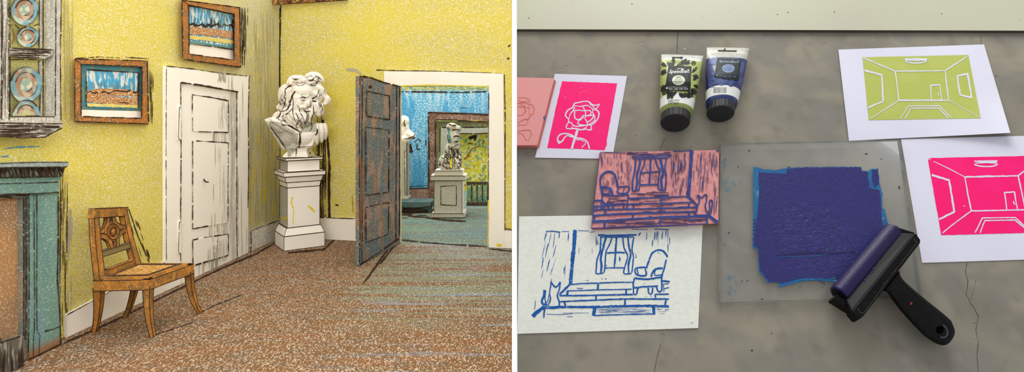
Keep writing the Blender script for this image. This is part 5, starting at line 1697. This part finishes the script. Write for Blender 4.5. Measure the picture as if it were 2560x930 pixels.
nt.links.new(mp.outputs[0], n1.inputs['Vector']); nt.links.new(mp2.outputs[0], n2.inputs['Vector'])
# coarser orange-peel towards the middle of the patch
vd = nt.nodes.new('ShaderNodeVectorMath'); vd.operation = 'DISTANCE'
rel = TP.hit(2045, 600, GT) - BASE[gpl.name]
vd.inputs[1].default_value = rel
nt.links.new(tc.outputs['Object'], vd.inputs[0])
mr = nt.nodes.new('ShaderNodeMapRange'); mr.inputs['From Min'].default_value = .085; mr.inputs['From Max'].default_value = .03; mr.interpolation_type = 'SMOOTHSTEP'
nt.links.new(vd.outputs['Value'], mr.inputs['Value'])
mx = nt.nodes.new('ShaderNodeMix'); nt.links.new(mr.outputs[0], mx.inputs['Factor']); nt.links.new(n1.outputs['Fac'], mx.inputs[2]); nt.links.new(n2.outputs['Fac'], mx.inputs[3])
bu = nt.nodes.new('ShaderNodeBump'); bu.inputs['Strength'].default_value = .6; bu.inputs['Distance'].default_value = .0014
ms = nt.nodes.new('ShaderNodeMath'); ms.operation = 'MULTIPLY'; ms.inputs[1].default_value = .4
mh = nt.nodes.new('ShaderNodeMix'); nt.links.new(n1.outputs['Fac'], ms.inputs[0]); nt.links.new(mr.outputs[0], mh.inputs['Factor'])
nt.links.new(ms.outputs[0], mh.inputs[2]); nt.links.new(n2.outputs['Fac'], mh.inputs[3])
nt.links.new(mh.outputs[0], bu.inputs['Height']); nt.links.new(bu.outputs[0], b.inputs['Normal'])
cr = nt.nodes.new('ShaderNodeMix'); cr.data_type = 'RGBA'; cr.inputs[6].default_value = col((22, 18, 84)); cr.inputs[7].default_value = col((42, 40, 124))
mr2 = nt.nodes.new('ShaderNodeMapRange'); mr2.inputs['From Min'].default_value = .3; mr2.inputs['From Max'].default_value = .72
nt.links.new(mx.outputs[0], mr2.inputs['Value']); nt.links.new(mr2.outputs[0], cr.inputs['Factor']); nt.links.new(cr.outputs[2], b.inputs['Base Color'])
b.inputs['Roughness'].default_value = .34; b.inputs['Specular IOR Level'].default_value = .5
cyan_m = table_mat('thin cyan ink', (24, 104, 152), [((36, 84, 150), [('n', (60, 60, 20), .52, .1, 1)], .8), ((96, 150, 170), [('n', (90, 90, 20), .64, .06, 2)], .6)], .45, .3)
mb = MB(); hi = Th(GT + .0003); hj = Th(GT + .0006)
mb.poly([hi(*p) for p in wobble(C7([(212, 180), (240, 182), (265, 192), (330, 196), (385, 186), (480, 182), (600, 180), (770, 180), (775, 200), (808, 202), (822, 190), (858, 187), (866, 260), (880, 320), (880, 395), (892, 400), (912, 480), (905, 500), (800, 700), (640, 775), (560, 768), (480, 768), (400, 790), (346, 803), (343, 775), (285, 776), (262, 740), (242, 720), (236, 605), (210, 598), (214, 400)]), amp=.8, step=5)], 0)
mb.poly([hj(*p) for p in wobble(C7([(240, 210), (300, 213), (384, 214), (386, 192), (480, 186), (620, 184), (768, 183), (774, 204), (804, 206), (812, 290), (866, 300), (874, 390), (880, 480), (900, 492), (800, 690), (650, 760), (560, 756), (480, 752), (350, 782), (345, 768), (290, 770), (270, 735), (246, 712), (240, 600), (218, 585), (226, 480), (238, 400), (244, 300)]), amp=.8, step=5)], 1)
mb.poly([hj(*p) for p in wobble(C7([(826, 196), (856, 192), (864, 270), (838, 285), (828, 240)]), amp=.8, step=5)], 1)
for k in range(46):
    x = RND.uniform(386, 768); mb.rib(hj, C7([(x, 186), (x + RND.uniform(-2, 2), 186 - RND.uniform(3, 10))]), RND.uniform(.6, 1.4), 1, jit=.4, step=3)
for k in range(40):
    y = RND.uniform(440, 600); mb.rib(hj, C7([(226, y), (212 - RND.uniform(-8, 2), y + 3)]), RND.uniform(.6, 1.2), 1, step=3)
mb.rib(Th(GT + .0010), C7([(330, 636), (420, 628), (520, 622), (640, 626), (740, 616)]), 4, 2, jit=.5)
mb.rib(Th(GT + .0010), C7([(340, 642), (460, 644), (540, 640), (600, 630)]), 1.2, 0, jit=.5)
mb.rib(hj, C7([(285, 778), (320, 774), (340, 778)]), 1.6, 1); mb.rib(hj, C7([(555, 768), (570, 776), (585, 786)]), 1.8, 1)
for x, y in ((440, 768), (500, 764), (596, 760), (540, 762)):
    mb.rib(hj, C7([(x, y), (x + 40, y - 6)]), 3, 0, jit=.4)
mb.build('rolled_ink', [cyan_m, ink_dark, table_mat('deep indigo', (24, 20, 84), [], .4, .5)], gpl)
mb = MB(); hq = Th(GT + .0002)
for x, y, rx, ry in ((193, 96, 3, 2), (797, 113, 4, 2.4), (874, 140, 1.6, 2), (68, 144, 2.4, 2), (135, 183, 2, 2), (968, 288, 3.6, 4), (87, 520, 2.6, 3), (68, 583, 1.4, 1.4), (155, 770, 2.6, 1.4), (183, 768, 2, 2.6), (455, 800, 1.6, 1.2), (258, 864, 3.6, 2), (290, 390, 1, 1), (232, 60, 1.4, 1)):
    mb = MB(); mb.disc(hq, C7([(x, y)])[0], rx, ry, 0, 9, jit=.35)
    mb.build('ink_speck', [grime], gpl)
stainm = bpy.data.materials.new('thin blue smear'); stainm.use_nodes = True
nt = stainm.node_tree; b = nt.nodes['Principled BSDF']; b.inputs['Base Color'].default_value = col((60, 120, 150)); b.inputs['Roughness'].default_value = .6
tc = nt.nodes.new('ShaderNodeTexCoord'); nz = nt.nodes.new('ShaderNodeTexNoise'); nz.inputs['Scale'].default_value = 130; nz.inputs['Detail'].default_value = 3
mr = nt.nodes.new('ShaderNodeMapRange'); mr.inputs['From Min'].default_value = .46; mr.inputs['From Max'].default_value = .68; mr.inputs['To Max'].default_value = .6
nt.links.new(tc.outputs['Object'], nz.inputs['Vector']); nt.links.new(nz.outputs['Fac'], mr.inputs['Value']); nt.links.new(mr.outputs[0], b.inputs['Alpha'])
for (x, y), rx, ry in (((92, 785), 18, 26), ((88, 270), 18, 18), ((150, 255), 6, 7), ((60, 170), 7, 12)):
    mb = MB(); mb.disc(hq, C7([(x, y)])[0], rx, ry, 0, 16, jit=.2)
    mb.build('ink_stain', [stainm], gpl)

# ------------------------------------------------------------------ 8 paint tubes
def tube_obj(label, top_px, end_px, w_top, w_mid, w_neck, r_px, cols, slope, clear_to):
    (body_c, shoulder_c, band_t) = cols
    P0, P1 = TP.hit(*top_px, .011), None
    rr = .0195
    for _ in range(4):
        P1 = TP.hit(*end_px, rr * 1.03 + .001); rr = r_px * P1.y / F
    A = (P1 - P0); Ln = A.length; A.normalize()
    N = (TP.n - A * TP.n.dot(A)).normalized(); Sd = A.cross(N)
    if Sd.x < 0: Sd.negate()
    e0 = TP.hit(top_px[0] - 30, top_px[1] - 30 * slope, .011); e1 = TP.hit(top_px[0] + 30, top_px[1] + 30 * slope, .011)
    Se = (e1 - e0).normalized()
    sc = lambda px, p: px * p.y / F
    side = lambda t: Se.lerp(Sd, .35 * t)
    root = empty('paint_tube', P0.lerp(P1, .5) - TP.n * .018)
    tag(root, label, 'paint tube')
    prof = []     # t, half width px, half thickness (m), exponent
    ts = [0, .03, .085, .12, .20, .30, .42, .54, .70, .76, .83, .885]
    for t in ts:
        hw = (w_top + (w_mid - w_top) * min(1, t / .45)) if t < .45 else (w_mid + (w_neck - w_mid) * (t - .45) / .435)
        th = .0012 if t <= .085 else min(rr * .93, .0012 + (rr * .95) * min(1, ((t - .085) / .5)) ** .75)
        prof.append((t, hw / 2, th))
    prof.append((.90, w_neck / 2 * .93, rr * .86))
    body = MB(); rings = []; n = 28
    for t, hw, th in prof:
        c = P0.lerp(P1, t); r_ = []
        lift = TP.n * max(0, (th + .0008) - (c - TP.p).dot(TP.n)) if (c - TP.p).dot(TP.n) < th + .0008 else Vector((0, 0, 0))
        c = c + lift
        ex = 1.0 if t > .5 else .75
        for k in range(n):
            a = 2 * math.pi * k / n
            ca, sa = math.cos(a), math.sin(a)
            r_.append(c + side(t) * (sc(hw, c) * math.copysign(abs(ca) ** ex, ca)) + N * (th * math.copysign(abs(sa) ** 1.0, sa)))
        rings.append(r_)
    mats = []
    for i in range(len(prof) - 1):
        tm = (prof[i][0] + prof[i + 1][0]) / 2
        mats.append(1 if tm < clear_to else (2 if band_t[0] < tm < band_t[1] else (3 if tm > band_t[1] else 0)))
    body.loops(rings, 0, True, mats)
    hit = bvh_hit(body.bvh(), .0005)
    body_o = body.build('tube_body', [body_c, clear_m, band_m, shoulder_c], root, smooth=True)
    cap = MB(); cr_ = []
    c0, c1 = P0.lerp(P1, .893), P1
    for t, f in ((0, .90), (.03, 1.0), (.9, 1.0), (.985, .96), (1.0, .90)):
        c = c0.lerp(c1, t)
        cr_.append([c + (side(1) * math.cos(2 * math.pi * k / 88) + N * math.sin(2 * math.pi * k / 88)) * rr * f * (1 + (.022 if (k // 2) % 2 and .01 < t < .95 else 0)) for k in range(88)])
    cap.loops(cr_, 0)
    cap.build('cap', [cap_m], root)
    return root, hit


clear_m = table_mat('clear plastic crimp', (168, 170, 160), [((186, 187, 178), [('n', (200, 60, 60), .5, .2, 1)], .7)], .3, .5)
band_m = table_mat('white label band', (226, 228, 224), [], .4, .4)
cap_m = table_mat('black ribbed cap', (38, 38, 42), [], .5, .35)
lime = table_mat('leaf green paint', (166, 178, 100), [((150, 164, 84), [('n', (30, 30, 30), .5, .15, 1)], .6)], .25, .5)
lime2 = table_mat('olive shoulder', (126, 140, 72), [], .25, .5)
navy = table_mat('deep blue paint', (34, 44, 108), [((26, 36, 92), [('n', (30, 30, 30), .5, .15, 1)], .6)], .25, .5)
navy2 = table_mat('navy shoulder', (30, 48, 104), [], .25, .5)
blk = table_mat('black print', (22, 24, 23), [], .5, .2)
silver = table_mat('silver lettering', (208, 212, 206), [], .35, .4)
palegr = table_mat('pale oval', (198, 210, 182), [], .4, .4)
paleblue = table_mat('blue oval', (96, 126, 178), [], .4, .4)
panel2 = table_mat('dark green panel', (30, 38, 36), [], .5, .2)
bluegrey = table_mat('blue grey lettering', (120, 144, 180), [], .35, .4)
slot_m = table_mat('hang slot', (96, 84, 66), [], .8, .1)
gloss = table_mat('bright fold', (222, 204, 178), [], .2, .6)
C1 = crop(1600, 90, 3.578)
t1, hit1 = tube_obj('olive green ink tube with black leaf pattern and ribbed cap', (1706, 138), (1687.5, 309), 105, 97, 79, 35.5, (lime, lime2, (.70, .835)), .035, .085)
mb = MB()
def leaf(mb, hit, x, y, l, a, m=0, fill=3):
    rows = []
    for t in [k / 8 for k in range(9)]:
        w_ = l * .22 * math.sin(math.pi * t)
        rows.append([(x + l * t * math.cos(a) - s * w_ * math.sin(a), y + l * t * math.sin(a) + s * w_ * math.cos(a)) for s in (-1, 0, 1)])
    und = lambda px, py: (lambda p: None if p is None else p + ray(px, py).normalized() * .00025)(hit(px, py))
    g = [[und(*q) for q in C1(r)] for r in rows]
    for r0_, r1_ in zip(g, g[1:]):
        for k in (0, 1):
            q = [r0_[k], r0_[k + 1], r1_[k + 1], r1_[k]]
            if all(v is not None for v in q): mb.quad(q, fill)
    for s in (-1, 1):
        pts = [(x + l * t * math.cos(a) - s * l * .22 * math.sin(math.pi * t) * math.sin(a), y + l * t * math.sin(a) + s * l * .22 * math.sin(math.pi * t) * math.cos(a)) for t in [k / 8 for k in range(9)]]
        mb.rib(hit, C1(pts), 1.0, m, jit=.4, step=2.5, wob=.2)
    mb.rib(hit, C1([(x, y), (x + l * math.cos(a), y + l * math.sin(a))]), 1.1, m, jit=.4, step=3)
    for t in (.25, .4, .55, .7):
        for s in (-.7, .7):
            mb.rib(hit, C1([(x + l * t * math.cos(a), y + l * t * math.sin(a)), (x + l * (t + .12) * math.cos(a + s * .3), y + l * (t + .12) * math.sin(a + s * .3))]), .8, m, jit=.4, step=3)
for x, y, l, a in ((300, 290, 80, -2.4), (240, 270, 60, -2.8), (330, 265, 90, -.35), (380, 250, 60, -.9), (300, 262, 70, -1.6), (230, 330, 50, 2.9), (470, 320, 60, -.8), (480, 400, 60, -.9), (480, 440, 60, .4), (470, 480, 60, 1.0), (230, 440, 60, 2.6),
                   (250, 480, 70, 2.4), (300, 500, 70, 2.6), (350, 510, 70, .6), (400, 510, 70, .7), (330, 500, 50, 2.6), (440, 500, 60, 1.0), (260, 460, 60, 1.7), (400, 250, 50, -.2), (480, 360, 50, .3), (360, 520, 40, .3), (215, 450, 60, 1.9), (230, 300, 50, 2.5), (290, 500, 80, 2.2), (460, 470, 70, .5)):
    leaf(mb, hit1, x, y, l, a)
    leaf(mb, hit1, x + RND.uniform(-14, 14), y + RND.uniform(-10, 10), l * RND.uniform(.7, 1), a + RND.uniform(-.7, .7))
hit1b = lambda px, py: (lambda p: None if p is None else p - ray(px, py).normalized() * .0004)(hit1(px, py))
mb.decal(hit1b, C1([(255, 266), (462, 270), (450, 498), (222, 482)]), 32, 32, 0)
hit1c = lambda px, py: (lambda p: None if p is None else p - ray(px, py).normalized() * .0008)(hit1(px, py))
mb.text(hit1c, 'Speedball.', C1([(259, 302), (446, 296), (444, 338), (257, 343)]), 1, shear=.28, bold=.012)
mb.rib(hit1c, C1([(330, 300), (350, 290), (395, 294), (368, 300)]), 1.4, 1, step=3)
mb.disc(hit1c, C1([(345, 395)])[0], 57 / 3.578, 44 / 3.578, 2, 28, nr=7)
hit1d = lambda px, py: (lambda p: None if p is None else p - ray(px, py).normalized() * .0011)(hit1(px, py))
def small_print(hit, x0, x1, y, m, w=1.3, slope=0.0):
    x = x0
    while x < x1:
        l = RND.uniform(3, 9)
        mb.rib(hit, C1([(x, y + slope * (x - x0)), (min(x1, x + l), y + slope * (min(x1, x + l) - x0))]), w, m, jit=.5, step=1.5)
        x += l + RND.uniform(1.5, 3)
mb.text(hit1d, 'BLOCK', C1([(326, 360), (364, 359), (364, 368), (326, 369)]), 0, bold=.01)
mb.text(hit1d, 'PRINTING INK', C1([(318, 371), (374, 370), (374, 379), (318, 380)]), 0, bold=.01)
small_print(hit1d, 310, 380, 391, 0); small_print(hit1d, 297, 394, 405, 0); small_print(hit1d, 312, 378, 419, 0)
small_print(hit1c, 242, 424, 456, 1, .8, .01)
for x in (258, 306, 352, 396):
    small_print(hit1c, x, x + 34, 470, 1, 1.0); small_print(hit1c, x, x + 34, 478, 1, 1.0)
mb.decal(hit1c, C1([(234, 460), (249, 461), (248, 474), (233, 473)]), 2, 2, 1)
mb.rib(hit1c, C1(ell_pts(480, 242, 20, 16, 14)), 1.4, 0, step=2); mb.rib(hit1c, C1([(466, 248), (480, 236), (494, 248)]), 2.4, 0, step=2)
mb.build('printed_label', [blk, silver, palegr, table_mat('dark olive leaf', (98, 108, 60), [], .4, .3)], t1, smooth=True, recalc=False)  # last slot is the dark fill of the printed leaves
mb = MB()
for k, s in enumerate(('LEAF GREEN', 'FORET', 'HOJA VERDE', 'BLATTGRUN')):
    w = (98, 52, 96, 92)[k]; y = 568 + k * 10.5
    mb.text(hit1b, s, C1([(256 - k * 2, y), (256 - k * 2 + w, y + 1), (256 - k * 2 + w, y + 10), (256 - k * 2, y + 9)]), 0, bold=.012)
mb.build('band_lettering', [blk], t1)
mb = MB()
mb.decal(hit1b, C1([(288, 186), (384, 188), (383, 196), (287, 194)]), 8, 1, 1)
mb.decal(hit1c, C1([(360, 184), (384, 186), (378, 200), (364, 198)]), 2, 2, 0)
mb.build('hang_slot', [blk, slot_m], t1)

t2, hit2 = tube_obj('dark blue ink tube with dark square panel and ribbed cap', (1820, 120), (1801, 286), 106, 96, 76, 33, (navy, navy2, (.70, .835)), .02, .17)
off2 = lambda o: (lambda px, py: (lambda p: None if p is None else p - ray(px, py).normalized() * o)(hit2(px, py)))
mb = MB()
lightblue = table_mat('fine blue drawing', (70, 92, 150), [], .35, .4)
for x, y, l, a in ((640, 330, 60, .4), (660, 420, 80, -.3), (620, 430, 60, -.2), (720, 435, 80, -.5), (800, 440, 70, -.9), (880, 420, 60, -.9), (900, 330, 60, -1.1), (640, 390, 50, -.6), (610, 240, 70, .1), (640, 235, 60, -.2), (700, 420, 50, -.2), (780, 430, 60, -.3), (890, 450, 60, -1.2), (905, 280, 50, -1.3)):
    leaf(mb, hit2, x, y, l, a, 3, 5)
    leaf(mb, hit2, x + RND.uniform(-14, 14), y + RND.uniform(-10, 10), l * RND.uniform(.7, 1), a + RND.uniform(-.7, .7), 3, 5)
mb.decal(off2(.0004), C1([(692, 195), (908, 208), (880, 402), (664, 366)]), 32, 32, 0)
mb.text(off2(.0008), 'Speedball.', C1([(706, 214), (892, 222), (886, 246), (704, 240)]), 1, shear=.28, bold=.012)
mb.disc(off2(.0008), C1([(790, 290)])[0], 56 / 3.578, 37 / 3.578, 2, 28, nr=7)
for x0, x1, y in ((762, 818, 266), (754, 828, 280), (742, 838, 293), (756, 826, 306)):
    small_print(off2(.0011), x0, x1, y, 4, 1.3, .02)
small_print(off2(.0008), 690, 840, 336, 1, .7, .06)
for x in (706, 748, 790, 832):
    small_print(off2(.0008), x, x + 30, 350 + (x - 706) * .06, 1, 1.0, .06); small_print(off2(.0008), x, x + 30, 358 + (x - 706) * .06, 1, 1.0, .06)
mb.decal(off2(.0008), C1([(682, 344), (697, 346), (696, 358), (681, 356)]), 2, 2, 1)
mb.build('printed_label', [panel2, bluegrey, paleblue, lightblue, blk, table_mat('blue leaf', (44, 58, 124), [], .4, .3)], t2, smooth=True, recalc=False)
mb = MB()
for k in range(4):
    y = 458 + k * 13
    mb.text(off2(.0004), 'PROCESS CYAN', C1([(660 - k, y), (775 - k, y + 1), (774 - k, y + 11), (659 - k, y + 10)]), 0, bold=.02)
mb.build('band_lettering', [blk], t2)
mb = MB()
mb.decal(off2(.0004), C1([(698, 124), (866, 128), (865, 138), (697, 134)]), 8, 1, 1)
mb.decal(off2(.0007), C1([(752, 100), (766, 100), (764, 132), (750, 132)]), 2, 3, 0)
mb.build('hang_slot', [blk, slot_m], t2)

# ------------------------------------------------------------------ 9 brayer
br = empty('ink_roller', TP.hit(2230, 700, 0)); tag(br, 'black handled ink roller with blue inked drum lying across the plate corner', 'ink roller')
black_p = table_mat('black plastic', (9, 9, 11), [((17, 18, 19), [('n', (50, 50, 50), .55, .12, 1)], .6)], .42, .12)
black_in = table_mat('dark inner plastic', (16, 18, 18), [], .5, .2)
edge_pale = table_mat('pale edge line', (66, 68, 70), [], .4, .4)  # paler grey for lines along the frame edges
drum = bpy.data.materials.new('inked drum'); drum.use_nodes = True
nt = drum.node_tree; b = nt.nodes['Principled BSDF']
b.inputs['Base Color'].default_value = col((24, 14, 70)); b.inputs['Roughness'].default_value = .42; b.inputs['Specular IOR Level'].default_value = .32
tc = nt.nodes.new('ShaderNodeTexCoord'); nz = nt.nodes.new('ShaderNodeTexNoise'); nz.inputs['Scale'].default_value = 620; nz.inputs['Detail'].default_value = 2
bu = nt.nodes.new('ShaderNodeBump'); bu.inputs['Strength'].default_value = .35; bu.inputs['Distance'].default_value = .001
nt.links.new(tc.outputs['Object'], nz.inputs['Vector']); nt.links.new(nz.outputs['Fac'], bu.inputs['Height']); nt.links.new(bu.outputs[0], b.inputs['Normal'])
C6 = crop(2040, 540, 2.735)
rR = .0112
cH = GT + .0008 + rR
R0, R1 = TP.hit(2234, 577, cH), TP.hit(2098, 738, cH)
ax = (R1 - R0).normalized()
mb = MB()
prof = [(0, .9), (.012, 1), (.985, 1), (1, .93)]
N_ = TP.n; S_ = ax.cross(N_)
L_ = (R1 - R0).length
rings = [[R0 + ax * L_ * t + (N_ * math.cos(2 * math.pi * k / 40) + S_ * math.sin(2 * math.pi * k / 40)) * rR * f for k in range(40)] for t, f in prof]
mb.loops(rings, 0)
mb.build('roller_drum', [drum], br, smooth=False)
for q0, q1 in ((R0 - ax * .006, R0 + ax * .002), (R1 - ax * .002, R1 + ax * .005)):
    mb = MB(); mb.tube([q0, q1], .004, 10, 0)
    if q0.z < R0.z - .02: mb.tube([R1 - ax * .004, R1 + ax * .0008], rR * .74, 18, 1)
    mb.build('axle', [black_p, black_in], br)
# frame: sloping inner plate, bar and two end arms
HB = .031
mb = MB()
ridge = C6([(672, 120), (246, 650)]); inner = C6([(560, 108), (205, 572)]); outer = C6([(718, 172), (712, 190), (322, 690), (300, 704), (286, 698)])
fr = [TP.hit(*ridge[0], HB)] + [TP.hit(x, y, HB) for x, y in C6([(682, 118), (716, 166), (714, 184), (324, 686), (302, 703), (286, 696), (246, 650)])]
mb.prism(fr, [p - TP.n * .016 for p in fr])
# sloping plate between drum and ridge
i0, i1 = TP.hit(*inner[0], .0245), TP.hit(*inner[1], .0245)
r0, r1 = TP.hit(*ridge[0], HB - .0002), TP.hit(*ridge[1], HB - .0002)
mb.prism([i0, r0, r1, i1], [p - TP.n * .006 for p in (i0, r0, r1, i1)], 1)
# end arms
fa = [TP.hit(x, y, .0270) for x, y in C6([(515, 70), (530, 66), (680, 114), (672, 124), (590, 112), (566, 104)])]
mb.prism(fa, [p - TP.n * .012 for p in fa])
fb_ = [TP.hit(x, y, .0225) for x, y in C6([(112, 568), (128, 540), (205, 566), (262, 640), (250, 652)])]
mb.prism(fb_, [p - TP.n * .013 for p in fb_])
hr = Th(HB + .0002)
mb.rib(hr, C6([(670, 121), (460, 384), (248, 649)]), 1.5, 2, jit=.3)
mb.rib(hr, C6([(668, 150), (690, 182), (520, 400), (345, 640), (325, 664), (300, 658), (285, 630)]), 1.0, 2, jit=.5)
mb.rib(hr, C6([(540, 72), (640, 104)]), 1, 2)
for p in ([(385, 375), (370, 398)], [(328, 430), (340, 452)], [(395, 352), (385, 362)]):
    mb.rib(Th(.0270), C6(p), 2.2, 3, jit=.4)
for k in range(16):
    x = RND.uniform(330, 560); y = 690 - (x - 300) * 1.15 - RND.uniform(30, 60)
    mb.disc(hr, C6([(x, y)])[0], RND.uniform(.5, 2), RND.uniform(.4, 1.2), 4, 7, jit=.4)
o = mb.build('frame', [black_p, black_in, edge_pale, table_mat('ink smudge', (40, 34, 130), [], .5, .3), table_mat('grey scuff', (58, 60, 62), [], .6, .3)], br)
bv = o.modifiers.new('soft arrises', 'BEVEL'); bv.width = .0012; bv.segments = 2; bv.limit_method = 'ANGLE'; bv.angle_limit = math.radians(50)
# handle: broad neck, slim grip and a rounded end with a hole, tilting down to the table
left = [(470, 500), (510, 512), (548, 570), (600, 640), (680, 732), (760, 812), (820, 852), (862, 868)]
right = [(572, 372), (580, 410), (610, 448), (680, 510), (780, 592), (880, 672), (928, 716), (946, 760)]
mb = MB(); rings = []
nS = len(left)
for i in range(nS):
    t = i / (nS - 1)
    a, b_ = Vector(C6([left[i]])[0]), Vector(C6([right[i]])[0])
    hh_ = (HB - .003) * (1 - t) + .0205 * t
    th = .013 * (1 - t) + .0165 * t
    ring = []
    for u, dz in ((0, -.35), (.0, -.05), (.10, 0), (.5, .0004), (.90, 0), (1, -.05), (1, -.45), (.8, -.95), (.2, -1.0)):
        p = a.lerp(b_, u); ring.append(TP.hit(p.x, p.y, hh_) + TP.n * dz * th)
    rings.append(ring)
# rounded tip
for f, s in ((.45, .86), (.8, .6), (1.0, .25)):
    last = rings[nS - 1]; c = sum(last, Vector()) / len(last)
    d_ = (TP.hit(*C6([(938, 848)])[0], .0205) - TP.hit(*C6([(904, 814)])[0], .0205))
    rings.append([c + (p - c) * s + d_ * f for p in last])
mb.loops(rings, 0)
hn = bvh_hit(mb.bvh(), .0004)
mb.rib(hn, C6([(592, 440), (640, 500), (760, 600), (860, 690), (900, 735)]), 1.2, 1, jit=.4)
mb.rib(hn, C6([(520, 520), (600, 620), (700, 735), (780, 810), (840, 845), (880, 850), (915, 835), (932, 800), (925, 760), (890, 722)]), 1.3, 1, jit=.4)
mb.rib(hn, C6([(850, 828), (880, 832), (900, 810), (895, 770), (870, 745)]), 3.6, 3, jit=.3, step=3)
mb.disc(hn, C6([(848, 778)])[0], 9.5, 10.5, 2, 16, rot=.7)
mb.disc(hn, C6([(651, 598)])[0], 2.6, 3.2, 4, 10, jit=.2)
o = mb.build('handle', [black_p, black_in, table_mat('hole dark', (4, 4, 5), [], .9, 0), table_mat('grey rim', (58, 62, 66), [], .4, .4), table_mat('red dot', (170, 52, 44), [], .6, .2)], br, smooth=True)

# =====================================================================  light
w = bpy.data.worlds.new('overcast daylight'); SC.world = w; w.use_nodes = True
bg = w.node_tree.nodes['Background']; bg.inputs[0].default_value = (1, 1, 1, 1); bg.inputs[1].default_value = WORLD


def area(name, loc, target, sx, sy, power, colr=(1, 1, 1)):
    l = bpy.data.lights.new(name, 'AREA'); l.shape = 'RECTANGLE'; l.size = sx; l.size_y = sy; l.energy = power; l.color = colr
    o = bpy.data.objects.new(name, l); COL.objects.link(o); o.location = loc
    o.rotation_euler = (Vector(target) - Vector(loc)).to_track_quat('-Z', 'Y').to_euler()
    return o


area('window light over the table', (.55, 1.15, 3.2), (.45, .85, 1.5), 1.0, .8, WINDOW, (1, .98, .95))
area('room top fill', (-1.6, 3.6, 7.0), (-1.6, 3.8, 0), 3.4, 7.0, ROOM_FILL)  # added fill lamp, brightens the room from above
area('end room fill', (-.8, 10.7, 5.0), (-.8, 11.4, 0), 2.0, 1.2, 260)  # added fill lamp to brighten the last yellow wall
area('room front fill', (-1.5, .95, 2.45), (-1.6, 6.2, .5), 2.4, .8, FRONT_FILL)  # added fill lamp out of view, lifts the lower walls and door
area('far room fill', (-1.6, 9.0, 4.6), (-1.6, 9.0, 0), 2.6, 2.5, FAR_FILL)  # added fill lamp over the blue room
SC.cycles.max_bounces = 6
SC.cycles.transparent_max_bounces = 12
